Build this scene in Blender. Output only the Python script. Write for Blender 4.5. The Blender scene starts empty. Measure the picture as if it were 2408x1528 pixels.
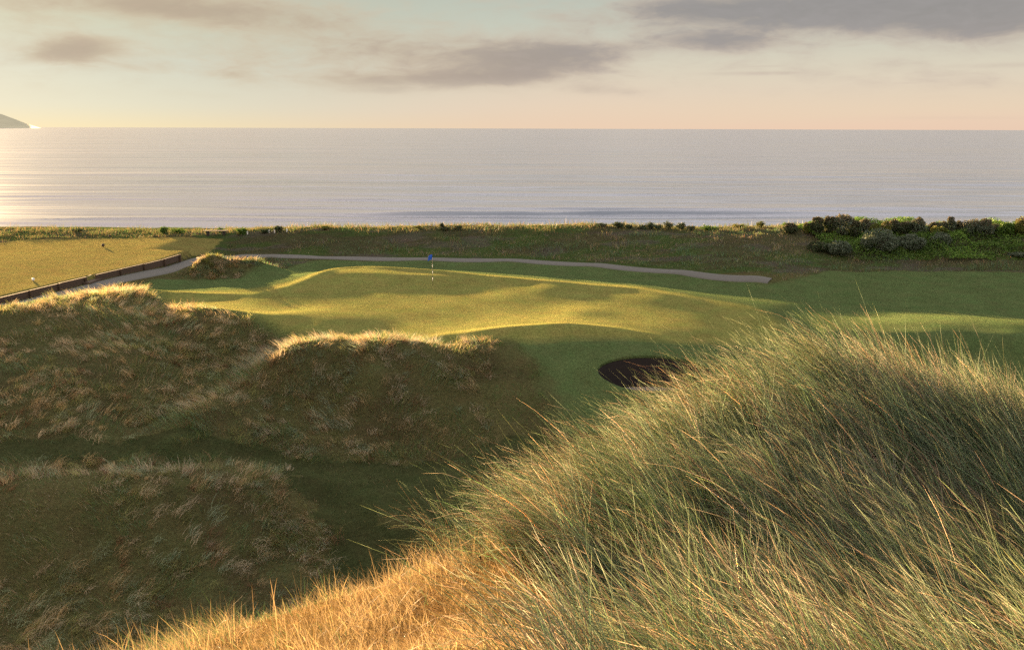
import bpy, math, random
import numpy as np
from mathutils import Vector

SC = bpy.context.scene
COL = SC.collection
R = math.radians
rng = np.random.default_rng(7)
random.seed(7)

# ------------------------------------------------------------------ camera
HC = 11.0                                   # eye height over the putting green (m)
F = 2085.0                                  # focal length in sighting units
CU, CV = 1204.0, 764.0
PITCH = math.atan2(463.5, F)
cam = bpy.data.cameras.new('camera')
cam.sensor_width = 36.0
cam.lens = 36.0 * F / 2408.0
cam.clip_start = 0.1
cam.clip_end = 200000.0
camo = bpy.data.objects.new('camera', cam)
COL.objects.link(camo)
camo.location = (0, 0, HC)
camo.rotation_euler = (R(90) - PITCH, R(-0.17), 0)
SC.camera = camo

# ------------------------------------------------------------------ light and exposure
SUN_EL, SUN_AZ = R(4.6), R(-35.2)           # azimuth from +Y, negative to the left
SUN_STRENGTH = 5.0
SUN_COLOR = (1.0, 0.65, 0.32)
SKY_STRENGTH = 0.12
EXPOSURE = 3.35
SC.view_settings.view_transform = 'Standard'
SC.view_settings.look = 'None'
SC.view_settings.gamma = 1.0
SC.view_settings.use_curve_mapping = False
SC.view_settings.exposure = EXPOSURE
SC.render.engine = 'CYCLES'
SC.cycles.max_bounces = 5
SC.cycles.diffuse_bounces = 3
SC.cycles.transparent_max_bounces = 4
SC.cycles.use_denoising = False
SC.cycles.caustics_reflective = False
SC.cycles.caustics_refractive = False

sund = bpy.data.lights.new('sun', 'SUN')
sund.energy = SUN_STRENGTH
sund.angle = R(0.6)
sund.color = SUN_COLOR
suno = bpy.data.objects.new('sun', sund)
COL.objects.link(suno)
sdir = Vector((math.sin(SUN_AZ) * math.cos(SUN_EL), math.cos(SUN_AZ) * math.cos(SUN_EL), math.sin(SUN_EL)))
suno.rotation_euler = sdir.to_track_quat('Z', 'Y').to_euler()
suno.location = (-40, 60, 40)


def s2l(r, g, b):
    f = lambda c: (c / 255.0 / 12.92) if c / 255.0 <= 0.04045 else ((c / 255.0 + 0.055) / 1.055) ** 2.4
    return (f(r), f(g), f(b))


# sighting helpers: (u, v) on a 2408 x 1528 sighting frame
SP, CP = math.sin(PITCH), math.cos(PITCH)


def ray(u, v):
    a, U = (u - CU) / F, (CV - v) / F
    return a, CP + U * SP, -SP + U * CP


def pz(u, v, z):
    a, dy, dz = ray(u, v)
    t = (z - HC) / dz
    return (a * t, dy * t, z)


def py(u, v, y):
    a, dy, dz = ray(u, v)
    t = y / dy
    return (a * t, y, HC + dz * t)


def azel(u, v):
    a, dy, dz = ray(u, v)
    return math.atan2(a, dy), math.atan2(dz, math.hypot(a, dy))


def proj(x, y, z):
    f = y * CP - (z - HC) * SP
    f = np.where(np.abs(f) < 1e-3, 1e-3, f)
    return CU + F * x / f, CV - F * (y * SP + (z - HC) * CP) / f, f


# ------------------------------------------------------------------ world: sky texture with clouds by direction
world = bpy.data.worlds.new('World')
SC.world = world
world.use_nodes = True
nt = world.node_tree
nt.nodes.clear()


class NG:
    """tiny helper to write node maths"""

    def __init__(self, tree):
        self.t = tree

    def node(self, typ, **kw):
        n = self.t.nodes.new(typ)
        for k, v in kw.items():
            setattr(n, k, v)
        return n

    def put(self, sock, val):
        if isinstance(val, bpy.types.NodeSocket):
            self.t.links.new(val, sock)
        elif val is not None:
            if sock.type == 'RGBA' and len(val) == 3:
                val = (*val, 1)
            sock.default_value = val

    def m(self, op, a, b=None, c=None, clamp=False):
        n = self.node('ShaderNodeMath', operation=op, use_clamp=clamp)
        for i, v in enumerate((a, b, c)):
            if v is not None:
                self.put(n.inputs[i], v)
        return n.outputs[0]

    def vm(self, op, a, b=None, scale=None):
        n = self.node('ShaderNodeVectorMath', operation=op)
        self.put(n.inputs[0], a)
        if b is not None:
            self.put(n.inputs[1], b)
        if scale is not None:
            self.put(n.inputs['Scale'], scale)
        return n.outputs[1] if op in ('LENGTH', 'DOT_PRODUCT') else n.outputs[0]

    def mix(self, fac, a, b, blend='MIX'):
        n = self.node('ShaderNodeMix', data_type='RGBA', blend_type=blend)
        self.put(n.inputs[0], fac)
        self.put(n.inputs[6], a)
        self.put(n.inputs[7], b)
        return n.outputs[2]

    def noise(self, vec, scale, detail=3, rough=0.55, dist=0.0):
        n = self.node('ShaderNodeTexNoise')
        if vec is not None:
            self.put(n.inputs['Vector'], vec)
        n.inputs['Scale'].default_value = scale
        n.inputs['Detail'].default_value = detail
        n.inputs['Roughness'].default_value = rough
        n.inputs['Distortion'].default_value = dist
        return n

    def ramp(self, fac, stops, interp='LINEAR'):
        n = self.node('ShaderNodeValToRGB')
        n.color_ramp.interpolation = interp
        el = n.color_ramp.elements
        while len(el) > 1:
            el.remove(el[-1])
        el[0].position = stops[0][0]
        el[0].color = (*stops[0][1], 1)
        for p, c in stops[1:]:
            e = el.new(p)
            e.color = (*c, 1)
        self.put(n.inputs[0], fac)
        return n.outputs[0]

    def comb(self, x, y, z):
        n = self.node('ShaderNodeCombineXYZ')
        for i, v in enumerate((x, y, z)):
            self.put(n.inputs[i], v)
        return n.outputs[0]

    def smooth(self, x, a, b):
        n = self.node('ShaderNodeMapRange', interpolation_type='SMOOTHSTEP')
        self.put(n.inputs[0], x)
        n.inputs[1].default_value = a
        n.inputs[2].default_value = b
        return n.outputs[0]


g = NG(nt)
tc = g.node('ShaderNodeTexCoord')
sep = g.node('ShaderNodeSeparateXYZ')
g.put(sep.inputs[0], g.vm('NORMALIZE', tc.outputs['Generated']))
sx, sy, sz = sep.outputs
az = g.m('ARCTAN2', sx, sy)
el = g.m('ARCSINE', sz)
sky = g.node('ShaderNodeTexSky', sky_type='NISHITA')
sky.sun_disc = False
sky.sun_elevation = SUN_EL
sky.sun_rotation = SUN_AZ
sky.altitude = 20
sky.air_density = 1.0
sky.dust_density = 1.6
sky.ozone_density = 1.0
# evening air: pale cream at the horizon, grey teal above
K = 1.0 / (SKY_STRENGTH * 2 ** EXPOSURE)
sc3 = lambda c, k=1.0: tuple(x * k for x in c)
elf = g.m('MULTIPLY', el, 1.0 / R(90))
stop = lambda deg, c, k=1.0: (deg / 90.0, sc3(s2l(*c), k))  # k lifts the stops above the frame as added fill light
left = g.ramp(elf, [stop(0, (226, 214, 176)), stop(1.2, (208, 210, 190)), stop(3.5, (192, 201, 189)), stop(6, (186, 194, 176)),
                    stop(9, (180, 186, 168)), stop(16, (238, 214, 206), 2.1), stop(45, (214, 208, 202), 1.9), stop(90, (190, 200, 212), 1.9)])
right = g.ramp(elf, [stop(0, (228, 200, 178)), stop(1.2, (224, 203, 181)), stop(3.5, (211, 203, 184)), stop(6, (190, 195, 182)),
                     stop(9, (170, 182, 174)), stop(16, (216, 210, 216), 2.1), stop(45, (200, 204, 208), 1.9), stop(90, (184, 196, 212), 1.9)])
grad = g.mix(g.smooth(az, R(-28), R(6)), left, right)
grad = g.vm('SCALE', grad, scale=K * 1.08)
# Nishita share gives the glow towards the sun
nish = g.vm('MINIMUM', g.vm('MULTIPLY', sky.outputs[0], (0.5, 0.46, 0.46)), (0.9 * K, 0.7 * K, 0.45 * K))
skyc = g.mix(0.94, nish, grad)
# aureole of the low sun just outside the frame
ga = g.m('MULTIPLY', g.m('SUBTRACT', az, SUN_AZ), 1 / R(15))
ge = g.m('MULTIPLY', g.m('SUBTRACT', el, R(2.5)), 1 / R(8))
glow = g.m('EXPONENT', g.m('MULTIPLY', g.m('ADD', g.m('MULTIPLY', ga, ga), g.m('MULTIPLY', ge, ge)), -1.0))
skyc = g.vm('ADD', skyc, g.vm('SCALE', (0.24 * K, 0.15 * K, 0.07 * K), scale=glow))
# clouds
vec = g.comb(g.m('MULTIPLY', az, 9.0), g.m('MULTIPLY', el, 30.0), 0.0)
warp = g.noise(vec, 1.1, 3, 0.5)
vec2 = g.vm('ADD', vec, g.vm('SCALE', g.vm('SUBTRACT', warp.outputs['Color'], (0.5, 0.5, 0.5)), scale=0.7))
n1 = g.noise(vec2, 1.7, 9, 0.62).outputs[0]
n2 = g.noise(vec2, 0.42, 4, 0.5).outputs[0]
BLOBS = [  # u, v, half width, half height, weight
    (2020, 14, 470, 56, 1.5), (2330, 50, 220, 50, 1.1), (1640, 18, 230, 30, 0.7),
    (1700, 98, 170, 26, 0.8), (1230, 150, 200, 42, 0.95), (1330, 125, 160, 34, 0.7), (930, 192, 220, 24, 0.85), (1150, 185, 150, 26, 0.6), (1000, 110, 260, 40, 0.35),
    (185, 118, 110, 30, 1.1), (110, 135, 90, 20, 0.5), (330, 12, 330, 40, 0.9), (620, 45, 260, 34, 0.7), (40, 50, 70, 40, 0.3), (540, 178, 55, 13, 0.45),
    (360, 160, 80, 13, 0.3), (1385, 216, 55, 14, 0.6), (1470, 216, 50, 9, 0.5), (2120, 150, 200, 36, 0.28), (820, 110, 300, 40, 0.22),
    (900, 216, 90, 8, 0.4), (700, 130, 420, 50, 0.25), (1750, 60, 500, 45, 0.25), (2280, 200, 200, 30, 0.2)]
STREAKS = [(1800, 171, 130, 5.0, 0.8), (1780, 155, 120, 3.0, 0.4), (2350, 151, 150, 6, 0.6), (2140, 193, 60, 3, 0.35), (2250, 275, 180, 4, 0.15)]


def blobsum(lst):
    tot = None
    for u, v, hw, hh, w in lst:
        a0, e0 = azel(u, v)
        a1, _ = azel(u + hw, v)
        _, e1 = azel(u, v - hh)
        dx = g.m('MULTIPLY', g.m('SUBTRACT', az, a0), 1 / (a1 - a0))
        dy = g.m('MULTIPLY', g.m('SUBTRACT', el, e0), 1 / (e1 - e0))
        r2 = g.m('ADD', g.m('MULTIPLY', dx, dx), g.m('MULTIPLY', dy, dy))
        e = g.m('MULTIPLY', g.m('EXPONENT', g.m('MULTIPLY', r2, -1.0)), w)
        tot = e if tot is None else g.m('ADD', tot, e)
    return tot


bs = blobsum(BLOBS)
st = blobsum(STREAKS)
high = g.smooth(el, R(9.5), R(18))                  # more broken cloud overhead, out of frame
field = g.m('ADD', g.m('MULTIPLY', bs, 0.88), g.m('MULTIPLY', high, 0.25))
dens = g.m('ADD', field, g.m('MULTIPLY', g.m('SUBTRACT', n1, 0.5), 1.45))
dens = g.m('ADD', dens, g.m('MULTIPLY', g.m('SUBTRACT', n2, 0.5), 0.5))
cov = g.smooth(dens, -0.12, 0.78)
cov = g.m('MULTIPLY', cov, g.smooth(el, R(1.2), R(3.2)))
cov = g.m('MAXIMUM', cov, g.m('MULTIPLY', st, g.smooth(n1, 0.2, 0.55)), clamp=True)
n3 = g.noise(vec2, 4.2, 6, 0.6).outputs[0]
thick = g.smooth(g.m('ADD', dens, g.m('MULTIPLY', g.m('SUBTRACT', n3, 0.5), 1.1)), 0.2, 1.2)
wl = g.mix(thick, s2l(207, 188, 160), s2l(176, 153, 132))
wr = g.mix(thick, s2l(192, 175, 162), s2l(134, 126, 130))
ccol = g.mix(g.smooth(az, R(-20), R(14)), wl, wr)
ccol = g.vm('SCALE', ccol, scale=g.m('MULTIPLY', K, g.m('ADD', 0.72, g.m('ADD', g.m('MULTIPLY', n3, 0.42), g.m('MULTIPLY', n1, 0.25)))))
skyc = g.mix(g.m('MULTIPLY', cov, 0.74), skyc, ccol)
# dusk tint below the horizon is never seen; keep it dark and neutral
skyc = g.mix(g.smooth(el, R(-1.2), R(-0.25)), (0.03, 0.03, 0.03), skyc)
bg = g.node('ShaderNodeBackground')
g.put(bg.inputs[0], skyc)
bg.inputs[1].default_value = SKY_STRENGTH
wo = g.node('ShaderNodeOutputWorld')
g.put(wo.inputs[0], bg.outputs[0])
world.cycles.sampling_method = 'MANUAL'
world.cycles.sample_map_resolution = 512


# ------------------------------------------------------------------ tags and mesh helpers
def tag(o, label=None, cat=None, group=None, kind=None):
    if label:
        o['label'] = label
    if cat:
        o['category'] = cat
    if group:
        o['group'] = group
    if kind:
        o['kind'] = kind
    return o


def link(name, me, mat=None, parent=None, loc=None):
    o = bpy.data.objects.new(name, me)
    COL.objects.link(o)
    if mat is not None:
        me.materials.append(mat)
    if parent is not None:
        o.parent = parent
    if loc is not None:
        o.location = loc
    return o


def empty(name, loc, rz=0.0):
    o = bpy.data.objects.new(name, None)
    o.empty_display_size = 0.2
    COL.objects.link(o)
    o.location = loc
    o.rotation_euler = (0, 0, rz)
    return o


def np_mesh(name, verts, loops, starts, smooth=True, col=None, attrs=None):
    """verts (N,3); loops flat vertex indices; starts loop start of each face"""
    me = bpy.data.meshes.new(name)
    verts = np.ascontiguousarray(verts, dtype=np.float32)
    me.vertices.add(len(verts))
    me.vertices.foreach_set('co', verts.ravel())
    me.loops.add(len(loops))
    me.loops.foreach_set('vertex_index', np.ascontiguousarray(loops, dtype=np.int32))
    me.polygons.add(len(starts))
    me.polygons.foreach_set('loop_start', np.ascontiguousarray(starts, dtype=np.int32))
    me.update(calc_edges=True)
    me.polygons.foreach_set('use_smooth', np.full(len(starts), smooth, dtype=bool))
    if col is not None:
        a = me.color_attributes.new('Col', 'FLOAT_COLOR', 'POINT')
        c4 = np.ones((len(verts), 4), np.float32)
        c4[:, :3] = col
        a.data.foreach_set('color', c4.ravel())
    if attrs:
        for k, v in attrs.items():
            a = me.attributes.new(k, 'FLOAT', 'POINT')
            a.data.foreach_set('value', np.ascontiguousarray(v, dtype=np.float32))
    return me


def grid_mesh(name, V, **kw):
    """V (rows, cols, 3)"""
    r, c = V.shape[:2]
    idx = np.arange(r * c).reshape(r, c)
    q = np.stack([idx[:-1, :-1], idx[:-1, 1:], idx[1:, 1:], idx[1:, :-1]], -1).reshape(-1, 4)
    return np_mesh(name, V.reshape(-1, 3), q.ravel(), np.arange(len(q)) * 4, **kw)


class MB:
    """collects boxes, tubes and rings, builds ONE mesh"""

    def __init__(self):
        self.v, self.f = [], []

    def add(self, verts, faces):
        o = len(self.v)
        self.v += [tuple(p) for p in verts]
        self.f += [tuple(i + o for i in f) for f in faces]

    def box(self, c, s, rz=0.0, tilt=0.0):
        cx, cy, cz = c
        hx, hy, hz = s[0] / 2, s[1] / 2, s[2] / 2
        b = min(hx, hy, hz) * 0.16
        vs = []
        for sz_ in (-1, 1):
            for (ix, iy) in ((-1, -1), (1, -1), (1, 1), (-1, 1)):
                vs.append((ix, iy, sz_))
        # bevelled: two rings per end
        ring = lambda ins, z: [(-hx + ins, -hy, z), (hx - ins, -hy, z), (hx, -hy + ins, z), (hx, hy - ins, z), (hx - ins, hy, z), (-hx + ins, hy, z), (-hx, hy - ins, z), (-hx, -hy + ins, z)]
        sh = lambda pts, k: [(x * (1 - k / hx), y * (1 - k / hy), z) for x, y, z in pts]
        rings = [sh(ring(b, -hz), b), ring(b, -hz + b), ring(b, hz - b), sh(ring(b, hz), b)]
        ca, sa = math.cos(rz), math.sin(rz)
        ct, st_ = math.cos(tilt), math.sin(tilt)
        pts = []
        for rg in rings:
            for x, y, z in rg:
                x, z = x * ct + z * st_, -x * st_ + z * ct
                pts.append((cx + x * ca - y * sa, cy + x * sa + y * ca, cz + z))
        fs = [tuple(range(7, -1, -1)), tuple(range(24, 32))]
        for k in range(3):
            for i in range(8):
                j = (i + 1) % 8
                fs.append((k * 8 + i, k * 8 + j, k * 8 + 8 + j, k * 8 + 8 + i))
        self.add(pts, fs)

    def lathe(self, prof, c=(0, 0, 0), n=16):
        pts, fs = [], []
        for r, z in prof:
            for i in range(n):
                a = 2 * math.pi * i / n
                pts.append((c[0] + r * math.cos(a), c[1] + r * math.sin(a), c[2] + z))
        for k in range(len(prof) - 1):
            for i in range(n):
                j = (i + 1) % n
                fs.append((k * n + i, k * n + j, k * n + n + j, k * n + n + i))
        fs.append(tuple(range(n - 1, -1, -1)))
        o = (len(prof) - 1) * n
        fs.append(tuple(range(o, o + n)))
        self.add(pts, fs)

    def tube(self, pts, rad, n=8):
        pts = [Vector(p) for p in pts]
        rings = []
        for i, p in enumerate(pts):
            t = (pts[min(i + 1, len(pts) - 1)] - pts[max(i - 1, 0)]).normalized()
            a = t.cross(Vector((0.3, 0.9, 0.1))).normalized()
            b = t.cross(a)
            r = rad[i] if isinstance(rad, (list, tuple)) else rad
            rings.append([p + a * (r * math.cos(2 * math.pi * k / n)) + b * (r * math.sin(2 * math.pi * k / n)) for k in range(n)])
        vs = [v for rg in rings for v in rg]
        fs = []
        for i in range(len(pts) - 1):
            for k in range(n):
                j = (k + 1) % n
                fs.append((i * n + k, i * n + j, i * n + n + j, i * n + n + k))
        fs.append(tuple(range(n)))
        fs.append(tuple(range((len(pts) - 1) * n + n - 1, (len(pts) - 1) * n - 1, -1)))
        self.add(vs, fs)

    def build(self, name, mat, parent=None, smooth=False, loc=None):
        me = bpy.data.meshes.new(name)
        me.from_pydata(self.v, [], self.f)
        me.update()
        if smooth:
            me.polygons.foreach_set('use_smooth', [True] * len(me.polygons))
        return link(name, me, mat, parent, loc)


# ------------------------------------------------------------------ numpy noise
def _hash(i, j, s):
    h = (i.astype(np.int64) * 374761393 + j.astype(np.int64) * 668265263 + s * 974711) & 0x7fffffff
    h = ((h ^ (h >> 13)) * 1274126177) & 0x7fffffff
    return ((h ^ (h >> 16)) & 0xffff) / 65535.0


def vnoise(x, y, s=0):
    xi, yi = np.floor(x), np.floor(y)
    fx, fy = x - xi, y - yi
    fx, fy = fx * fx * (3 - 2 * fx), fy * fy * (3 - 2 * fy)
    a, b = _hash(xi, yi, s), _hash(xi + 1, yi, s)
    c, d = _hash(xi, yi + 1, s), _hash(xi + 1, yi + 1, s)
    return (a * (1 - fx) + b * fx) * (1 - fy) + (c * (1 - fx) + d * fx) * fy


def fbm(x, y, s=0, o=4):
    t, a, n = 0, 0.5, 0
    for k in range(o):
        t = t + a * vnoise(x * 2 ** k, y * 2 ** k, s + k * 17)
        n += a
        a *= 0.5
    return t / n


def sstep(x, a, b):
    t = np.clip((x - a) / (b - a), 0, 1)
    return t * t * (3 - 2 * t)


# ------------------------------------------------------------------ terrain height
CPTS = []
Z = lambda *a: CPTS.append(pz(*a))
Y = lambda *a: CPTS.append(py(*a))
XYZ = lambda *a: CPTS.append(a)
# shore and the land behind the bank
for x in range(-130, 131, 26):
    XYZ(x, 96, 0.3); XYZ(x, 110, -3.0); XYZ(x, 128, -7.5); XYZ(x, 150, -9.5)
for x in (-130, -90):
    for y in (0, 25, 50, 75):
        XYZ(x, y, 0.5)
for x in (70, 100, 130):
    for y in (0, 25, 50, 75):
        XYZ(x, y, -0.3)
# crest of the sea bank
for u, v, y in ((-300, 552, 82), (-100, 550, 83), (0, 549, 83), (150, 550, 84), (300, 550, 85), (480, 551, 84.5), (600, 548, 83), (700, 546.5, 82), (800, 546, 82), (1000, 543, 82), (1200, 541, 82), (1300, 539, 82),
                (1400, 537, 82), (1500, 539, 82), (1600, 543, 81.5), (1700, 544, 81), (1800, 541, 80.5), (1900, 540, 80), (2050, 542, 80), (2200, 542, 80), (2400, 540, 80), (2700, 540, 80)):
    Y(u, v, y)
    x, yy, z = py(u, v, y)
    XYZ(x, yy + 4.5, z - 0.12)
# foot of the bank (land side)
for u, v in ((560, 600), (770, 603.5), (1000, 604), (1200, 606), (1300, 611), (1400, 617), (1500, 625), (1600, 633), (1700, 641.5), (1810, 651), (1880, 640), (1960, 622), (2100, 617), (2250, 617), (2400, 619), (2650, 620)):
    Z(u, v, 0.02)
for u, v, y in ((640, 575, 80.3), (900, 573, 79.8), (1100, 573, 79.6), (1250, 575, 79.0), (1500, 582, 76.6), (1700, 595, 73.5), (1830, 600, 73.0)):
    Y(u, v, y)
# bushy slope on the right
for u in (1980, 2150, 2300, 2420):
    Y(u, 580, 76.5)
# turf behind the green
for p in ((600, 650, -0.2), (700, 640, -0.25), (760, 622, -0.1), (900, 622, -0.15), (1050, 628, -0.2), (1200, 635, -0.25), (1400, 645, -0.35), (1600, 662, -0.45), (1750, 675, -0.5), (480, 672, -0.1),
          (1900, 690, -0.55), (2100, 650, -0.3), (2300, 650, -0.3), (2100, 700, -0.6), (2350, 700, -0.6), (2000, 740, -0.66), (2400, 745, -0.66), (2600, 700, -0.6), (2600, 760, -0.6),
          (1950, 778, -0.62), (2200, 788, -0.58), (2400, 800, -0.58), (2600, 808, -0.6), (2350, 845, -1.4), (2200, 840, -1.4), (2500, 855, -1.4)):
    Z(*p)
# the small mound left of the green and the path beside the tee
for p in ((0, 722, 0.55), (100, 700, 0.55), (250, 662, 0.55), (300, 648, 0.55), (350, 632, 0.5), (250, 690, 0.5), (320, 668, 0.45), (370, 640, 0.45)):
    Z(*p)
XYZ(-26.0, 74, 0.35); XYZ(-23.5, 77.2, 0.2); XYZ(-20, 77.8, 0.1)
for x in (-60, -45, -34):
    for y in (56, 66, 76):
        XYZ(x, y, 0.8)
# green: back rim, surface, front rim
for p in ((415, 691, 0.42), (500, 690, 0.32), (600, 686, 0.35), (680, 675, 0.45), (730, 662, 0.58), (790, 640, 0.82), (850, 637, 0.84), (930, 640, 0.78), (1040, 645, 0.66), (1200, 656, 0.48), (1350, 664, 0.32), (1500, 671, 0.2), (1640, 690, 0.0), (1850, 712, -0.3)):
    Z(*p)
for p in ((480, 705, 0.25), (600, 715, 0.22), (700, 700, 0.27), (850, 668, 0.45), (900, 690, 0.33), (1019, 672, 0.40), (1150, 672, 0.34), (1200, 695, 0.25), (1400, 700, 0.14), (1600, 730, -0.1), (1000, 730, 0.16), (1300, 740, 0.06),
          (800, 735, 0.12), (650, 735, 0.2), (1700, 750, -0.3), (1100, 762, 0.06), (1500, 755, -0.02), (900, 762, -0.05), (1800, 760, -0.5), (1850, 790, -0.9)):
    Z(*p)
for p in ((370, 731, 0.62), (450, 734, 0.56), (520, 739, 0.5), (640, 753, 0.3), (740, 771, 0.1), (830, 784, -0.15), (950, 790, -0.18), (1050, 790, -0.05), (1200, 783, 0.14), (1330, 778, 0.2), (1450, 779, 0.1), (1600, 788, -0.2), (1750, 802, -0.6)):
    Z(*p)
# front left dune
for p in ((-150, 735, 0.95), (0, 722, 1.0), (150, 706, 1.08), (270, 692, 1.2), (340, 688, 1.1), (380, 700, 0.75), (0, 800, 0.1), (200, 800, 0.0), (400, 770, 0.3), (450, 810, -0.5), (560, 785, -0.2), (-100, 900, -0.8), (0, 900, -0.8), (200, 900, -1.0), (350, 860, -0.7),
          (0, 1000, -1.9), (200, 1000, -2.0), (-150, 1060, -2.5), (0, 1080, -2.7), (200, 1080, -2.8), (640, 800, -0.55), (700, 812, -0.4), (560, 830, -1.0), (500, 870, -1.4), (430, 940, -2.0), (330, 1010, -2.55)):
    Z(*p)
# front middle dune with the bunker
for p in ((640, 848, -0.15), (720, 838, 0.05), (850, 836, 0.1), (1000, 828, 0.1), (1120, 812, 0.02), (1250, 812, -0.2), (900, 808, -0.35), (1050, 806, -0.2), (890, 884, -0.55), (820, 880, -0.75), (960, 890, -0.85), (1100, 870, -0.75),
          (600, 880, -0.9), (510, 950, -1.6), (400, 1040, -2.45), (300, 1082, -2.85), (640, 940, -1.7), (800, 935, -1.6), (1000, 935, -1.6), (1200, 930, -1.6), (800, 1000, -2.45), (1000, 1000, -2.5), (640, 1030, -2.7), (780, 1090, -3.3), (1000, 1085, -3.35), (1150, 1050, -3.0), (1250, 1025, -2.75), (1350, 960, -1.9),
          (1530, 834, -0.35), (1400, 866, -0.75), (1560, 935, -1.5), (1700, 900, -1.1), (1350, 840, -0.55), (1450, 920, -1.4), (1650, 830, -0.5), (1800, 860, -1.2), (1500, 1000, -2.4), (1700, 980, -2.1)):
    Z(*p)
# the trail, the near left dune and the hollow
for p in ((-150, 1125, -3.0), (0, 1113, -3.0), (200, 1101, -3.05), (400, 1087, -3.1), (600, 1092, -3.25), (800, 1122, -3.45), (1000, 1120, -3.55), (900, 1180, -3.7), (1050, 1180, -3.75), (1200, 1120, -3.4), (1300, 1180, -3.9),
          (-150, 1165, -2.6), (0, 1150, -2.6), (200, 1127, -2.5), (400, 1107, -2.55), (550, 1122, -2.85), (650, 1162, -3.4), (740, 1205, -3.95), (-100, 1300, -4.0), (0, 1300, -4.0), (200, 1280, -3.9), (400, 1250, -3.75), (600, 1280, -4.45), (0, 1450, -5.2), (200, 1400, -4.95), (400, 1385, -5.0), (600, 1365, -4.95), (800, 1320, -4.95), (1000, 1255, -4.4), (1150, 1250, -4.5), (100, 1528, -5.6)):
    Z(*p)
for x in (-30, -18, -8, 0, 8, 16, 28):
    XYZ(x, 25.5, -5.6 + (0.6 if x > 10 else 0)); XYZ(x, 21, -4.0)
# foreground dune: golden slope, marram mound, the ground under the camera
for p in ((300, 1562, 7.6), (500, 1500, 8.1), (700, 1440, 8.6), (900, 1386, 9.1), (1050, 1345, 9.5), (1180, 1318, 9.6), (700, 1510, 6.1), (1000, 1455, 6.6), (1200, 1400, 6.8), (1200, 1528, 4.7), (900, 1528, 5.3)):
    Y(*p)
for p in ((1330, 1270, 7.8), (1540, 1108, 9.2), (1740, 986, 10.0), (1970, 908, 10.6), (2150, 968, 10.5), (2350, 1030, 10.4), (2520, 1085, 10.2), (1500, 1400, 6.45), (1750, 1210, 7.55), (2000, 1080, 8.65), (1500, 1570, 5.7), (2000, 1430, 6.35), (2230, 1230, 7.6), (2350, 1370, 6.7), (2420, 1540, 5.6), (2420, 1140, 8.3)):
    Y(*p)
for x, y, z in ((0, 0, 9.25), (0, 2.6, 8.75), (4, 0, 9.3), (-4, 0, 8.6), (-8, 3, 6.6), (-12, 0, 7.0), (8, 0, 9.3), (14, 4, 8.6), (10, 10, 7.6), (14, 12, 6.6), (-6, 6.5, 5.6), (-8, 9, 3.6), (0, -10, 9.4), (-15, -10, 7), (15, -10, 9), (30, 5, 5), (-30, 0, 2), (-30, -20, 3), (30, -20, 6), (0, -30, 7),
                (-4, 10.2, 3.9), (-1.5, 11.2, 4.0), (0.9, 11.4, 4.9), (3.2, 12.4, 5.2), (5.5, 13.0, 5.4), (8.5, 13.4, 5.4), (-9, 13, 0.4), (-4, 14, 1.0), (0, 15, 1.3), (3, 14.6, 3.0), (6, 15.5, 3.0), (9, 16, 3.0), (6, 18, 0.6), (14, 18, 1.0), (-18, 12, -1.5), (22, 14, 1.5), (-26, 22, -4.2), (26, 22, -2.8)):
    XYZ(x, y, z)
for u, v in ((520, 601.5), (640, 602.5), (770, 608), (1000, 609), (1200, 611.5), (1400, 622), (1600, 638), (1790, 653)):
    Z(u, v, 0.02)
XYZ(-24.2, 75.3, 0.12); XYZ(-22, 76.4, 0.06); XYZ(-18, 74.5, -0.02)
CPA = np.array(CPTS, dtype=np.float64)


def tps(r2):
    return 0.5 * r2 * np.log(r2 + 1e-9)


def fit(C, lam=0.012):
    n = len(C)
    P = np.c_[np.ones(n), C[:, :2]]
    d2 = ((C[:, None, :2] - C[None, :, :2]) ** 2).sum(-1)
    A = np.zeros((n + 3, n + 3))
    A[:n, :n] = tps(d2) + lam * np.eye(n)
    A[:n, n:] = P
    A[n:, :n] = P.T
    b = np.zeros(n + 3)
    b[:n] = C[:, 2]
    return np.linalg.solve(A, b)


WTS = fit(CPA)
# small swells on the putting surface (up-sun side of the shaded hollows)
BUMPS = [(-23.1, 67.6, 1.2, 1.45, 1.5), (-20.3, 68.8, 1.0, 2.3, 1.5)]          # the small mound left of the green
for u, v, z, a, sx_, sy_ in ((1368, 734, .05, .20, 1.5, 1.5), (1300, 679, .25, .15, 1.3, 1.6), (1000, 655, .55, .14, 3.0, .9), (860, 652, .6, .10, 1.8, .8), (740, 735, .15, .10, 1.8, 1.4), (390, 694, .6, .28, 1.3, .9), (1130, 668, .45, .12, 1.4, 1.0), (1560, 700, .1, .10, 1.6, 1.4),
                             (890, 884, -.55, .25, .9, .5)):
    x_, y_, _ = pz(u, v, z)
    BUMPS.append((x_, y_, a * 0.7, sx_ * 1.15, sy_ * 1.15))
# crisp rolled edges of the green and of the fairway shoulder
EDGES = []
for z_, a_, w_, pts in ((0.4, .16, .75, ((395, 733), (450, 735), (520, 739), (640, 752), (740, 770), (830, 785), (890, 791))),
                        (0.05, .20, .75, ((985, 795), (1050, 790), (1200, 782), (1330, 777), (1450, 780), (1540, 786))),
                        (0.55, .15, .65, ((600, 686), (680, 674), (730, 661), (790, 640), (850, 636), (930, 640), (1040, 644), (1200, 655), (1350, 663), (1500, 670), (1620, 686))),
                        (0.5, .14, .6, ((405, 690), (470, 690), (560, 688))),
                        (-.6, .16, 1.0, ((1950, 780), (2200, 790), (2450, 802), (2700, 812)))):
    EDGES.append((a_, w_, np.array([pz(u, v, z_)[:2] for u, v in pts])))
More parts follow.
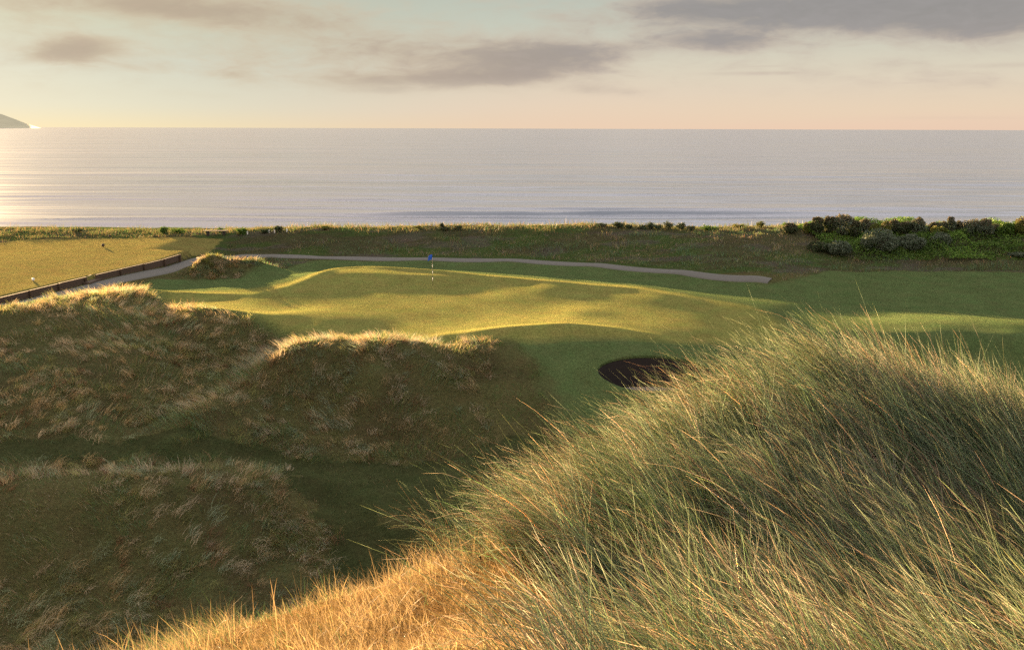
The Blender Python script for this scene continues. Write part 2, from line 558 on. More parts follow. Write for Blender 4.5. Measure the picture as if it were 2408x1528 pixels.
# line of the timber edging of the tee
TE = np.array([pz(-160, 745, 1.0)[:2], pz(0, 703, 1.0)[:2], pz(100, 679, 1.0)[:2], pz(200, 655, 1.0)[:2], pz(290, 634, 1.0)[:2], pz(375, 615, 1.0)[:2], pz(425, 600, 1.0)[:2]])


def tee_x(y):
    return np.interp(y, TE[:, 1], TE[:, 0])


BK = (7.15, 42.35, 2.75, 1.62)              # bunker centre and half axes


def bunk_r(x, y):
    a = np.arctan2((y - BK[1]) / BK[3], (x - BK[0]) / BK[2])
    rr = np.hypot((x - BK[0]) / BK[2], (y - BK[1]) / BK[3])
    return rr / (1 + 0.05 * np.cos(2 * a + 0.6) + 0.03 * np.sin(3 * a))


def height(x, y, hole=True, rough=True):
    x = np.asarray(x, np.float64); y = np.asarray(y, np.float64)
    shp = x.shape
    x = x.ravel(); y = y.ravel()
    z = np.empty(len(x))
    n = len(CPA)
    cx, cy = CPA[:, 0].astype(np.float32), CPA[:, 1].astype(np.float32)
    w = WTS[:n]
    for i in range(0, len(x), 40000):
        s = slice(i, i + 40000)
        d2 = (x[s, None].astype(np.float32) - cx) ** 2 + (y[s, None].astype(np.float32) - cy) ** 2
        z[s] = (0.5 * d2 * np.log(d2 + 1e-9)).astype(np.float64) @ w + WTS[n] + WTS[n + 1] * x[s] + WTS[n + 2] * y[s]
    for bx, by, a, s1, s2 in BUMPS:
        z += a * np.exp(-((x - bx) / s1) ** 2 - ((y - by) / s2) ** 2)
    for a, w_, pl in EDGES:
        msk = (x > pl[:, 0].min() - 4) & (x < pl[:, 0].max() + 4) & (y > pl[:, 1].min() - 4) & (y < pl[:, 1].max() + 4)
        xm, ym = x[msk], y[msk]
        best = np.full(len(xm), 1e9); frac = np.zeros(len(xm))
        for i in range(len(pl) - 1):
            p0, d_ = pl[i], pl[i + 1] - pl[i]
            tt = np.clip(((xm - p0[0]) * d_[0] + (ym - p0[1]) * d_[1]) / (d_ @ d_), 0, 1)
            dd = np.hypot(xm - p0[0] - tt * d_[0], ym - p0[1] - tt * d_[1])
            up = dd < best
            best = np.where(up, dd, best); frac = np.where(up, (i + tt) / (len(pl) - 1), frac)
        z[msk] += a * np.exp(-(best / w_) ** 2) * np.sin(np.pi * np.clip(frac * .92 + .04, 0, 1)) ** .5
    # tee plateau behind its timber edge
    d = tee_x(y) - 0.12 - x
    k = sstep(d, 0.0, 0.10) * sstep(y, 44, 47) * (1 - sstep(y, 82.0, 84.5)) * (1 - sstep(-x, 60, 75)) * (1 - sstep(y - (73 + 0.0 * x), 0, 1.5) * (1 - sstep(d, 0.0, 4.0)))
    tz = 0.97 + 0.05 * np.sin(x * 0.22 + 0.7) * np.sin(y * 0.17) + 0.07 * sstep(d, 2, 14) + 0.05 * sstep(y, 70, 82)
    z = z * (1 - k) + tz * k
    if rough:
        m = np.clip(1.0 - mown(x, y, z), 0, 1) * (1 - near_path(x, y, 1.7))
        far = sstep(y, 15, 26)
        z += m * far * (0.22 * (fbm(x / 2.6, y / 2.0, 3) - 0.5) * (1 + sstep(-y, -60, -30)) + 0.16 * (fbm(x / 0.8, y / 0.7, 5, 2) - 0.5))
    if hole:
        b = bunk_r(x, y)
        z = np.where(b < 1.12, z - 2.6, z)
    return z.reshape(shp)


PATH_LINE = None


def near_path(x, y, w):
    hit_ = np.zeros(x.shape, bool)
    for i in range(len(PATH_LINE) - 1):
        a, b = PATH_LINE[i], PATH_LINE[i + 1]
        d_ = b - a
        tt = np.clip(((x - a[0]) * d_[0] + (y - a[1]) * d_[1]) / (d_ @ d_), 0, 1)
        hit_ |= np.hypot(x - a[0] - tt * d_[0], y - a[1] - tt * d_[1]) < w
    return hit_


def inpoly(px_, py_, poly):
    poly = np.asarray(poly, float)
    ins = np.zeros(px_.shape, bool)
    j = len(poly) - 1
    for i in range(len(poly)):
        xi, yi = poly[i]; xj, yj = poly[j]
        if yi != yj:
            c = ((yi > py_) != (yj > py_)) & (px_ < (xj - xi) * (py_ - yi) / (yj - yi) + xi)
            ins ^= c
        j = i
    return ins


gz = lambda lst, z: np.array([pz(u, v, z)[:2] for u, v in lst])
# outlines on the ground, each sighted at its own level
MOWN_FAR = gz([(345, 676), (378, 668), (430, 664), (560, 652), (640, 636), (720, 616), (770, 612.5), (1000, 612.5), (1200, 615), (1300, 619), (1400, 625), (1500, 633), (1600, 641), (1700, 650), (1815, 660), (1860, 655), (1950, 632), (2100, 628), (2300, 628), (2700, 632), (2900, 900), (2400, 960), (1900, 1010), (1600, 1000), (1480, 965), (1400, 930), (1320, 880), (1270, 830), (1215, 800), (1000, 800), (850, 800), (700, 786), (600, 768), (500, 752), (400, 742), (345, 730), (360, 705)], 0.0)
MOWN_LOW = gz([(-200, 1108), (0, 1102), (250, 1088), (450, 1076), (650, 1082), (800, 1100), (1000, 1096), (1150, 1070), (1300, 1060), (1400, 1200), (1200, 1330), (1050, 1330), (860, 1345), (760, 1370), (700, 1340), (800, 1270), (790, 1200), (700, 1140), (560, 1106), (400, 1096), (250, 1106), (0, 1126), (-200, 1140)], -3.4)


def mown(x, y, z=None):
    tot = 0
    for k in range(6):
        lowk = np.where(y < 38.5, 2.6, np.where((x > -2) & (y < 46), 3.0, 1.0))
        jx = 0.7 * lowk * (fbm(x / 1.1 + 11 * k, y / 1.1, 40 + k, 3) - 0.5) + 0.12 * (k - 2.5)
        jy = 0.9 * np.where(y < 38.5, 1.8, 1.0) * (fbm(x / 1.1, y / 1.1 + 7 * k, 80 + k, 3) - 0.5) + 0.12 * ((k * 3) % 6 - 2.5)
        a = inpoly(x + jx, y + jy, MOWN_FAR) | (inpoly(x + jx, y + jy, MOWN_LOW) & (y < 38.5) & (k != 2) & (fbm(x / 1.6, y / 0.9, 120, 3) < 0.63 + 0.02 * k))
        a |= (x + jx * .3 < tee_x(y) - 0.1) & (x + jx > -46 + 0.2 * (y - 70)) & (y > 44) & (y + jy < 81.6 - 0.18 * np.maximum(0, -31 - x - jx)) & (x > -70)
        tot = tot + a
    return tot / 6.0


# green proper (yellower, finer grass)
GREEN = gz([(380, 700), (415, 689), (500, 688), (600, 684), (680, 673), (730, 660), (780, 642), (850, 636), (930, 638), (1040, 644), (1200, 655), (1350, 663), (1500, 670), (1640, 689), (1780, 705), (1850, 730), (1800, 765), (1600, 785), (1450, 784), (1330, 785), (1200, 790), (1050, 796), (950, 797), (830, 790), (740, 778), (640, 760), (520, 745), (450, 740), (390, 728)], 0.25)


def soft_in(x, y, poly, w=0.5):
    t = 0
    for k in range(8):
        a = k * math.pi / 4
        t = t + inpoly(x + w * math.cos(a) * (0.5 + 0.5 * (k % 2)), y + w * math.sin(a) * (0.5 + 0.5 * (k % 2)), poly)
    return t / 8.0


# centre line of the cart path
path_pts = [pz(-160, 757, .5)[:2]]
for u, v in ((0, 722), (100, 697), (200, 673), (290, 651), (372, 632)):
    x, y, _ = pz(u, v, .5)
    path_pts.append((tee_x(y) + 1.15, y))
path_pts += [(-25.6, 72.5), (-24.2, 75.3), (-21.0, 76.8)]
for u, v in ((640, 602.5), (770, 607.5), (900, 608.5), (1000, 609), (1200, 611), (1300, 615.5), (1400, 621.5), (1500, 629.5), (1600, 637.5), (1700, 646), (1790, 653), (1812, 655)):
    path_pts.append(pz(u, v, 0.03)[:2])
PATH_LINE = np.array(path_pts)

BENCH = (-27.7, 82.9)

# ------------------------------------------------------------------ materials
MATS = {}


def new_mat(name):
    m = bpy.data.materials.new(name)
    m.use_nodes = True
    m.node_tree.nodes.clear()
    MATS[name] = m
    return m, NG(m.node_tree)


def out(g_, sh, vol=None):
    o = g_.node('ShaderNodeOutputMaterial')
    g_.put(o.inputs[0], sh)
    return o


def simple(name, color, rough=0.7, var=0.25, scale=8.0, metallic=0.0, bump=0.0, stretch=(1, 1, 1)):
    m, g_ = new_mat(name)
    tcn = g_.node('ShaderNodeTexCoord')
    v = g_.vm('MULTIPLY', tcn.outputs['Object'], stretch)
    n = g_.noise(v, scale, 5, 0.6)
    c = g_.mix(n.outputs[0], tuple(x * (1 - var) for x in color), tuple(min(1, x * (1 + var)) for x in color))
    p = g_.node('ShaderNodeBsdfPrincipled')
    g_.put(p.inputs['Base Color'], c)
    p.inputs['Roughness'].default_value = rough
    p.inputs['Metallic'].default_value = metallic
    if bump:
        b = g_.node('ShaderNodeBump')
        b.inputs['Strength'].default_value = bump
        b.inputs['Distance'].default_value = 0.02
        g_.put(b.inputs['Height'], n.outputs[0])
        g_.put(p.inputs['Normal'], b.outputs[0])
    out(g_, p.outputs[0])
    return m


def grass_mat(name, transl=0.42, gloss=0.025):
    m, g_ = new_mat(name)
    at = g_.node('ShaderNodeAttribute', attribute_name='Col')
    d = g_.node('ShaderNodeBsdfDiffuse')
    t = g_.node('ShaderNodeBsdfTranslucent')
    g_.put(d.inputs[0], at.outputs['Color'])
    g_.put(t.inputs[0], at.outputs['Color'])
    mx = g_.node('ShaderNodeMixShader')
    mx.inputs[0].default_value = transl
    g_.put(mx.inputs[1], d.outputs[0])
    g_.put(mx.inputs[2], t.outputs[0])
    gl = g_.node('ShaderNodeBsdfGlossy')
    gl.inputs['Roughness'].default_value = 0.45
    gl.inputs[0].default_value = (0.8, 0.8, 0.8, 1)
    m2 = g_.node('ShaderNodeMixShader')
    m2.inputs[0].default_value = gloss
    g_.put(m2.inputs[1], mx.outputs[0])
    g_.put(m2.inputs[2], gl.outputs[0])
    out(g_, m2.outputs[0])
    return m


def ground_mat():
    """turf: the blades stand up, so the sward's facets face every way round the slope's normal"""
    m, g_ = new_mat('turf')
    at = g_.node('ShaderNodeAttribute', attribute_name='Col')
    geo = g_.node('ShaderNodeNewGeometry')
    pos = geo.outputs['Position']
    n1_ = g_.noise(pos, 0.55, 4, 0.6).outputs[0]
    n2_ = g_.noise(g_.vm('MULTIPLY', pos, (1, 2.2, 1)), 4.5, 4, 0.65).outputs[0]
    n3_ = g_.noise(g_.vm('MULTIPLY', pos, (1, 1.6, 1)), 22.0, 2, 0.6).outputs[0]
    n4_ = g_.noise(g_.vm('MULTIPLY', pos, (1, 0.8, 1)), 9.0, 3, 0.7).outputs[0]
    k = g_.m('ADD', g_.m('MULTIPLY', n1_, 0.6), g_.m('ADD', g_.m('MULTIPLY', n2_, 0.8), g_.m('ADD', g_.m('MULTIPLY', n3_, 1.25), g_.m('MULTIPLY', n4_, 1.1))))
    k = g_.m('MAXIMUM', g_.m('SUBTRACT', k, 0.87), 0.25)
    c = g_.vm('SCALE', at.outputs['Color'], scale=k)
    hue = g_.noise(pos, 0.9, 3, 0.6).outputs[0]
    c = g_.vm('MULTIPLY', c, g_.mix(hue, (0.82, 1.05, 0.9), (1.2, 0.95, 1.05)))
    wn = g_.node('ShaderNodeTexWhiteNoise', noise_dimensions='3D')
    g_.put(wn.inputs['Vector'], g_.vm('SCALE', pos, scale=173.0))
    rv = g_.vm('SUBTRACT', wn.outputs['Color'], (0.5, 0.5, 0.5))
    rv = g_.vm('MULTIPLY', rv, (2.6, 2.6, 0.4))
    nrm = g_.vm('NORMALIZE', g_.vm('ADD', g_.vm('SCALE', geo.outputs['Normal'], scale=0.55), rv))
    d = g_.node('ShaderNodeBsdfDiffuse')
    g_.put(d.inputs[0], c)
    g_.put(d.inputs['Normal'], nrm)
    out(g_, d.outputs[0])
    return m


M_TURF = ground_mat()
M_GRASS = grass_mat('grass_blade')
M_LEAF = grass_mat('leaf', 0.22, 0.02)
M_PATH = simple('path_gravel', (0.108, 0.100, 0.086), 0.9, 0.45, 9, bump=0.4)
M_WOOD = simple('dark_timber', (0.075, 0.045, 0.026), 0.85, 0.4, 6, bump=0.4, stretch=(1, 1, 8))
M_BENCH = simple('bench_wood', (0.035, 0.024, 0.017), 0.8, 0.35, 10, bump=0.3, stretch=(6, 1, 1))
M_WHITE = simple('white_paint', (0.75, 0.74, 0.7), 0.55, 0.08, 10)
M_BLACK = simple('black_paint', (0.03, 0.03, 0.03), 0.5, 0.2, 10)
M_BLUE = simple('flag_cloth', (0.015, 0.10, 0.55), 0.8, 0.15, 14)
M_STONE = simple('marker_wood', (0.05, 0.035, 0.025), 0.8, 0.3, 14)
M_SAND = simple('sand', (0.22, 0.185, 0.16), 0.95, 0.2, 14, bump=0.5)
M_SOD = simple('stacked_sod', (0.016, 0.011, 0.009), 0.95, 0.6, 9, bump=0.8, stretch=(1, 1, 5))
M_BARK = simple('bark', (0.06, 0.045, 0.035), 0.9, 0.3, 20)

# ------------------------------------------------------------------ ground sheet
rows = [-45.0]
while rows[-1] < 152:
    y = rows[-1]
    rows.append(y + (2.0 if y < -2 else 0.14 if y < 14 else 0.18 if y < 56 else 0.16 if y < 86 else 1.0))
rows = np.array(rows)
s = np.linspace(-1, 1, 620)
s = 0.62 * s + 0.38 * s ** 3
half = 26 + 1.15 * np.clip(rows, 0, 100)
GX = s[None, :] * half[:, None]
GY = np.repeat(rows[:, None], len(s), 1)
GZ = height(GX, GY)
fx, fy = GX.ravel(), GY.ravel()
mw = mown(fx, fy)
gr = soft_in(fx, fy, GREEN)
TURF = np.array((0.120, 0.165, 0.064))
GREENC = np.array((0.285, 0.278, 0.085))
ROUGH = np.array((0.120, 0.115, 0.050))
DIRT = np.array((0.075, 0.055, 0.035))
c = ROUGH + (DIRT - ROUGH) * (0.35 * sstep(fbm(fx / 2.2, fy / 1.7, 9), 0.5, 0.75))[:, None]
c = c + (TURF - c) * mw[:, None]
c = c + (GREENC - c) * (gr * mw)[:, None]
tee = (fx < tee_x(fy)) & (fx > -70) & (fy > 44) & (fy < 84)
c = np.where((tee & (mw > .3))[:, None], c * (1 - 0.75) + np.array((0.315, 0.25, 0.08)) * 0.75, c)
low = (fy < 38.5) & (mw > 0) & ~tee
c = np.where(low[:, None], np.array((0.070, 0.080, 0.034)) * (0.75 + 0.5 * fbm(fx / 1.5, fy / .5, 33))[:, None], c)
bankm = (fy > 68) & (mw < .5)
bc = np.array((0.072, 0.070, 0.036)) + (np.array((0.060, 0.085, 0.028)) - np.array((0.072, 0.070, 0.036))) * sstep(fbm(fx / 4.5, fy / 2.0, 34, 3), 0.42, 0.6)[:, None]
bc = bc + (np.array((0.095, 0.082, 0.068)) - bc) * 0.7 * sstep(fbm(fx / 3.0, fy / 1.2, 35, 3), 0.56, 0.72)[:, None]
c = np.where(bankm[:, None], bc * 1.25, c)
# foreground: straw litter under the dry grass, dark litter under the marram
near = (fy < 18)
straw = np.array((0.10, 0.065, 0.026))
pu, pv, pf = proj(fx, fy, GZ.ravel())
gold = near & (fx < 0.6 + 0.10 * (fy - 4))
c = np.where(near[:, None], np.array((0.090, 0.080, 0.040)) * (0.5 + 1.0 * fbm(fx / .5, fy / .5, 31))[:, None], c)
c = np.where(gold[:, None], straw * (0.7 + 0.6 * fbm(fx / .4, fy / .4, 32))[:, None], c)
sandy = sstep(fy, 100, 106)[:, None]
c = c * (1 - sandy) + np.array((0.25, 0.2, 0.15)) * sandy
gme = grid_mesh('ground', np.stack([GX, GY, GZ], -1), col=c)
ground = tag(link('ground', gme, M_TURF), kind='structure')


# ------------------------------------------------------------------ cart path: one strip laid on the ground
def strip(name, line, width, mat, lift=0.03, n=160, across=9):
    line = np.array(line, float)
    seg = np.r_[0, np.cumsum(np.hypot(*np.diff(line, axis=0).T))]
    t = np.linspace(0, seg[-1], n)
    px_ = np.interp(t, seg, line[:, 0]); py_ = np.interp(t, seg, line[:, 1])
    for _ in range(14):
        px_[1:-1] = (px_[:-2] + 2 * px_[1:-1] + px_[2:]) / 4
        py_[1:-1] = (py_[:-2] + 2 * py_[1:-1] + py_[2:]) / 4
    tx, ty = np.gradient(px_), np.gradient(py_)
    L = np.hypot(tx, ty)
    nx, ny = -ty / L, tx / L
    w = np.linspace(-0.5, 0.5, across)
    edge = (1.28 - 0.28 * sstep(t / t[-1], 0.25, 0.4))[:, None] + 0.12 * (fbm(t * 0.3, t * 0 + 3, 4)[:, None] - 0.5)
    X = px_[:, None] + nx[:, None] * w[None] * width * edge
    Yv = py_[:, None] + ny[:, None] * w[None] * width * edge
    Zc = height(X, Yv, rough=False)
    Zc = Zc + lift
    Zc[:, 0] -= 0.12; Zc[:, -1] -= 0.12
    return tag(link(name, grid_mesh(name, np.stack([X, Yv, Zc], -1)), mat), kind='structure')


strip('path', path_pts, 1.5, M_PATH, 0.05, 320)

# ------------------------------------------------------------------ sea, far hill
SEA = -6.2
ds = [100.0]
while ds[-1] < 15500:
    d = ds[-1]
    ds.append(d + (0.8 if d < 330 else 0.012 * d if d < 3000 else 0.08 * d))
ds = np.array(ds)
an = np.linspace(R(-70), R(70), 260)
SX = ds[:, None] * np.tan(an)[None] * 0 + ds[:, None] * np.sin(an)[None]
SY = ds[:, None] * np.cos(an)[None] + 20
SX = SX * 1.3
SZ = np.full(SX.shape, SEA)
for yy, amp, w, x0, xw, sl in ((181, .85, 2.3, 22, 42, .02), (170, .55, 1.9, -22, 38, .01), (160, .22, 1.6, 60, 60, .0), (196, .42, 2.6, 0, 60, -.01), (214, .46, 3.0, -50, 50, .01), (236, .26, 3.4, 50, 80, .0), (262, .28, 4, -10, 100, .01), (295, .28, 4.5, 60, 120, 0), (152, .16, 1.6, -40, 50, 0.01), (188, .45, 2.4, 85, 40, 0), (330, .3, 5, -60, 120, 0), (164, .2, 1.5, 30, 25, 0)):
    wob = 3.0 * (fbm(SX / 45, SX * 0 + yy, 12, 3) - 0.5) * 2
    dd = SY - (yy + sl * SX + wob)
    prof = np.exp(-(np.where(dd < 0, dd * 1.5, dd * 0.8) / w) ** 2)
    SZ += amp * prof * np.exp(-((SX - x0) / (1.7 * xw)) ** 2) * (0.6 + 0.8 * fbm(SX / 18, SX * 0 + yy * 2, 14, 2))
SZ += 0.75 * (fbm(SX / 75, SY / 8 + 0.02 * SX / 8, 21, 4) - 0.5) * np.exp(-np.clip(SY - 150, 0, None) / 800)


def sea_mat():
    m, g_ = new_mat('sea_water')
    geo = g_.node('ShaderNodeNewGeometry')
    pos = geo.outputs['Position']
    v1 = g_.vm('MULTIPLY', pos, (0.35, 1.0, 1.0))
    a = g_.noise(v1, 0.9, 4, 0.6).outputs[0]
    b = g_.noise(g_.vm('MULTIPLY', pos, (0.12, 1.0, 1.0)), 0.11, 3, 0.55).outputs[0]
    b2 = g_.noise(g_.vm('MULTIPLY', pos, (0.10, 1.0, 1.0)), 0.028, 3, 0.6).outputs[0]
    h = g_.m('ADD', g_.m('MULTIPLY', a, 0.15), g_.m('ADD', g_.m('MULTIPLY', b, 1.7), g_.m('MULTIPLY', b2, 4.5)))
    bp = g_.node('ShaderNodeBump')
    bp.inputs['Strength'].default_value = 0.38
    bp.inputs['Distance'].default_value = 1.0
    g_.put(bp.inputs['Height'], h)
    p = g_.node('ShaderNodeBsdfPrincipled')
    big = g_.noise(g_.vm('MULTIPLY', pos, (0.15, 1, 1)), 0.004, 3, 0.5).outputs[0]
    g_.put(p.inputs['Base Color'], g_.mix(big, (0.085, 0.105, 0.150), (0.120, 0.128, 0.155)))
    rgh = g_.noise(g_.vm('MULTIPLY', pos, (0.22, 1, 1)), 0.02, 4, 0.6).outputs[0]
    g_.put(p.inputs['Roughness'], g_.m('ADD', 0.13, g_.m('MULTIPLY', rgh, 0.14)))
    p.inputs['IOR'].default_value = 1.75
    g_.put(p.inputs['Normal'], bp.outputs[0])
    out(g_, p.outputs[0])
    return m


tag(link('sea', grid_mesh('sea', np.stack([SX, SY, SZ], -1)), sea_mat()), kind='structure')

hx = np.linspace(-9500, -3950, 220)
hy = np.linspace(7600, 10400, 40)
HX, HY = np.meshgrid(hx, hy)
edge_x = py(102, 303, 9000)[0]
prof = np.clip((edge_x * HY / 9000 - HX) / 1000.0, 0, None)
hz = SEA - 5 + 520 * (1 - np.exp(-(prof * 0.95) ** 1.25)) * np.exp(-((HY - 9000) / 700) ** 2) * (0.8 + 0.35 * fbm(HX / 500, HY / 500, 6))
M_HILL = simple('far_hillside', (0.46, 0.42, 0.28), 0.95, 0.3, 0.004)  # pale colour stands in for distance haze
tag(link('hill', grid_mesh('hill', np.stack([HX, HY, hz], -1)), M_HILL), kind='structure')




# ------------------------------------------------------------------ grass blades
def blades(name, root, L, ddir, th0, th1, W, col, tipcol=None, nseg=3, mat=None, face=None, rolled=False):
    """curved tapering blades; ddir unit lean direction (N,2); th0/th1 angle from vertical at root/tip"""
    N = len(root)
    t = np.linspace(0, 1, nseg + 1)
    tm = (t[1:] + t[:-1]) / 2
    th = th0[:, None] + (th1 - th0)[:, None] * tm[None]
    st = (L / nseg)[:, None]
    hor = np.c_[np.zeros(N), np.cumsum(np.sin(th) * st, 1)]
    ver = np.c_[np.zeros(N), np.cumsum(np.cos(th) * st, 1)]
    C = np.empty((N, nseg + 1, 3))
    C[:, :, 0] = root[:, 0, None] + hor * ddir[:, 0, None]
    C[:, :, 1] = root[:, 1, None] + hor * ddir[:, 1, None]
    C[:, :, 2] = root[:, 2, None] + ver
    if face is None:
        face = rng.uniform(0, 2 * math.pi, N)
    sd = np.stack([np.cos(face), np.sin(face), np.zeros(N)], 1)
    wt = (W[:, None] * (1 - t[None, :-1] ** 1.6 * 0.75)) / 2
    tt = None
    if rolled:                                               # leaf rolled into a thin spike: three-sided, smooth shaded
        nv = 3 * nseg + 1
        up = np.array((0.0, 0.0, 1.0))
        tan = C[:, 1:] - C[:, :-1]; tan /= np.linalg.norm(tan, axis=2)[..., None]
        s1 = sd[:, None] - tan * (tan * sd[:, None]).sum(2)[..., None]
        s1 /= np.linalg.norm(s1, axis=2)[..., None] + 1e-9
        s2 = np.cross(tan, s1)
        rg = [C[:, :-1] + (s1 * math.cos(a) + s2 * math.sin(a)) * wt[..., None] * 0.8 for a in (0, 2.0944, 4.1888)]
        V = np.concatenate(rg + [C[:, -1:]], 1)
        pat, st_ = [], []
        for e in range(3):
            f = (e + 1) % 3
            for k in range(nseg - 1):
                st_.append(len(pat)); pat += [e * nseg + k, f * nseg + k, f * nseg + k + 1, e * nseg + k + 1]
            st_.append(len(pat)); pat += [e * nseg + nseg - 1, f * nseg + nseg - 1, 3 * nseg]
        base = (np.arange(N) * nv)[:, None]
        loops = (base + np.array(pat)[None]).ravel()
        starts = ((np.arange(N) * len(pat))[:, None] + np.array(st_)[None]).ravel()
        tt = np.concatenate([t[:-1]] * 3 + [[1.0]])
        tipcol = col if tipcol is None else tipcol
        cc = col[:, None, :] * (1 - tt)[None, :, None] + tipcol[:, None, :] * tt[None, :, None]
        return link(name, np_mesh(name, V.reshape(-1, 3), loops, starts, smooth=True, col=cc.reshape(-1, 3)), mat or M_GRASS)
    Lf = C[:, :-1] - sd[:, None] * wt[..., None]
    Rt = C[:, :-1] + sd[:, None] * wt[..., None]
    V = np.concatenate([Lf, Rt, C[:, -1:]], 1)                  # nseg left, nseg right, tip
    nv = 2 * nseg + 1
    base = (np.arange(N) * nv)[:, None]
    quads = []
    for k in range(nseg - 1):
        quads.append(np.array([k, nseg + k, nseg + k + 1, k + 1]))
    tri = np.array([nseg - 1, 2 * nseg - 1, 2 * nseg])
    pat = np.concatenate(quads + [tri])
    loops = (base + pat[None]).ravel()
    st_ = np.array([4 * k for k in range(nseg)])
    starts = ((np.arange(N) * len(pat))[:, None] + st_[None]).ravel()
    if tipcol is None:
        tipcol = col
    tt = np.concatenate([t[:-1], t[:-1], [1.0]])
    cc = col[:, None, :] * (1 - tt)[None, :, None] + tipcol[:, None, :] * tt[None, :, None]
    me = np_mesh(name, V.reshape(-1, 3), loops, starts, smooth=True, col=cc.reshape(-1, 3))
    return link(name, me, mat or M_GRASS)


def pick(n, cols, p):
    cols = np.array(cols, float)
    i = rng.choice(len(cols), n, p=np.array(p) / sum(p))
    return cols[i] * rng.uniform(0.72, 1.25, (n, 1))


def unit(a):
    return np.stack([np.cos(a), np.sin(a)], 1)


def slope(x, y, e=0.3):
    zx = (height(x + e, y, False, False) - height(x - e, y, False, False)) / (2 * e)
    zy = (height(x, y + e, False, False) - height(x, y - e, False, False)) / (2 * e)
    return zx, zy


STRAW = (0.26, 0.18, 0.09); PALE = (0.31, 0.255, 0.18); OLIVE = (0.13, 0.14, 0.045); GREENB = (0.062, 0.125, 0.042); GREYG = (0.12, 0.175, 0.10); RUST = (0.20, 0.11, 0.06); GOLD = (0.225, 0.165, 0.082)

# --- rough on the dunes between camera and green
N = 520000
x = rng.uniform(-46, 24, N); y = rng.uniform(22, 59, N)
mwn = mown(x, y)
uu, vv, ff = proj(x, y, height(x, y, False, False))
dn = fbm(x / 1.5, y / 1.2, 51, 3)
keep = (mwn < 0.5) & (uu > -250) & (uu < 1750) & (vv < 1620) & (bunk_r(x, y) > 1.3) & (rng.uniform(0, 1, N) < 0.45 + 1.1 * (dn - 0.3))
keep &= ~((x < tee_x(y) + 2.5) & (y > 50.5)) & ~((y > 44) & (x < tee_x(y) + 2.4) & (y > 48))
# thin, short sward on the mown-looking shoulder left of the bunker
should = (x > -1) & (y > 37)

x, y = x[keep], y[keep]
z = height(x, y, False)
n = len(x)
zx, zy = slope(x, y)
cl = fbm(x / 1.3, y / 1.1, 61, 3)
ang = np.arctan2(-zy, -zx) + 2.6 * (fbm(x / 2.0, y / 2.0, 62, 3) - 0.5) * 2 + rng.normal(0, 0.5, n)
tall = sstep(cl, 0.42, 0.7)
Lb = (0.16 + 0.42 * tall) * rng.uniform(0.6, 1.3, n)
Lb = np.where((x > -1) & (y > 37), Lb * 0.5, Lb)
hv = fbm(x / 3.1, y / 2.4, 63, 3)
ca = pick(n, [OLIVE, STRAW, GREENB, PALE, RUST], [5, 2.8, 2.2, 1.0, 0.4])
cb = pick(n, [OLIVE, GREENB, GREYG, STRAW], [4, 4, 2, 0.6])
colr = np.where((rng.uniform(0, 1, n) < sstep(hv, 0.36, 0.62))[:, None], ca, cb) * 1.5
colr = np.where(((x > -1) & (y > 37))[:, None], colr * np.array((0.55, 0.85, 0.55)), colr)
tag(blades('rough_grass', np.c_[x, y, z - 0.03], Lb, unit(ang), rng.uniform(0.1, 0.5, n), rng.uniform(0.8, 1.9, n), rng.uniform(0.008, 0.016, n), colr, colr * 1.05, 3), kind='stuff', label='shaggy olive and straw rough grass over the dunes', cat='grass')

# --- tussocks: sheaves of long pale leaves flopping over the dune faces
def tussocks(NT, xr, yr, umax, per, Lr, Wr, cols, pr, sub=None):
    tx, ty = rng.uniform(*xr, NT), rng.uniform(*yr, NT)
    k = (mown(tx, ty) < 0.2) & (bunk_r(tx, ty) > 1.6) & (fbm(tx / 3.5, ty / 2.5, 66, 3) > rng.uniform(0.30, 0.62, NT)) & ~near_path(tx, ty, 1.8)
    k &= ~((tx < tee_x(ty) + 2.1) & (ty > 48)) & ~((tx > -1) & (ty > 38.5))
    uu, vv, ff = proj(tx, ty, height(tx, ty, False, False))
    k &= (uu > -250) & (uu < umax) & (vv < 1620)
    tx, ty = tx[k], ty[k]
    nt_ = len(tx)
    zx, zy = slope(tx, ty)
    ta = np.arctan2(-zy, -zx) + 2.2 * (fbm(tx / 3.0, ty / 3.0, 67, 2) - 0.5) * 2
    tc_ = pick(nt_, cols, pr)
    tc_ = tc_ * (1 + np.array((0.30, 0.20, 0.05)) * sstep(-tx, 8, 22)[:, None])      # warm light wash over the left dunes, painted into the tussock colour
    ts = rng.uniform(0.6, 1.35, nt_)
    ii = np.repeat(np.arange(nt_), per)
    n = len(ii)
    x = tx[ii] + rng.normal(0, 0.13, n) * ts[ii]; y = ty[ii] + rng.normal(0, 0.11, n) * ts[ii]
    z = height(x, y, False)
    ang = ta[ii] + rng.normal(0, 0.55, n)
    L = rng.uniform(*Lr, n) * ts[ii]
    colr = tc_[ii] * rng.uniform(0.65, 1.35, (n, 1))
    return np.c_[x, y, z - 0.03], L, unit(ang), rng.uniform(0.0, 0.55, n), rng.uniform(1.2, 2.4, n), rng.uniform(*Wr, n), colr, colr * 1.08


tag(blades('tussock_grass', *tussocks(9500, (-46, 12), (23, 57), 1500, 30, (0.35, 0.75), (0.009, 0.017), [(0.46, 0.38, 0.26), (0.40, 0.30, 0.16), (0.25, 0.30, 0.19), (0.24, 0.24, 0.09), RUST], [3, 3, 2.2, 2, 0.8]), nseg=4), kind='stuff', label='pale tussocks of long grass flopping over the dune faces', cat='grass')

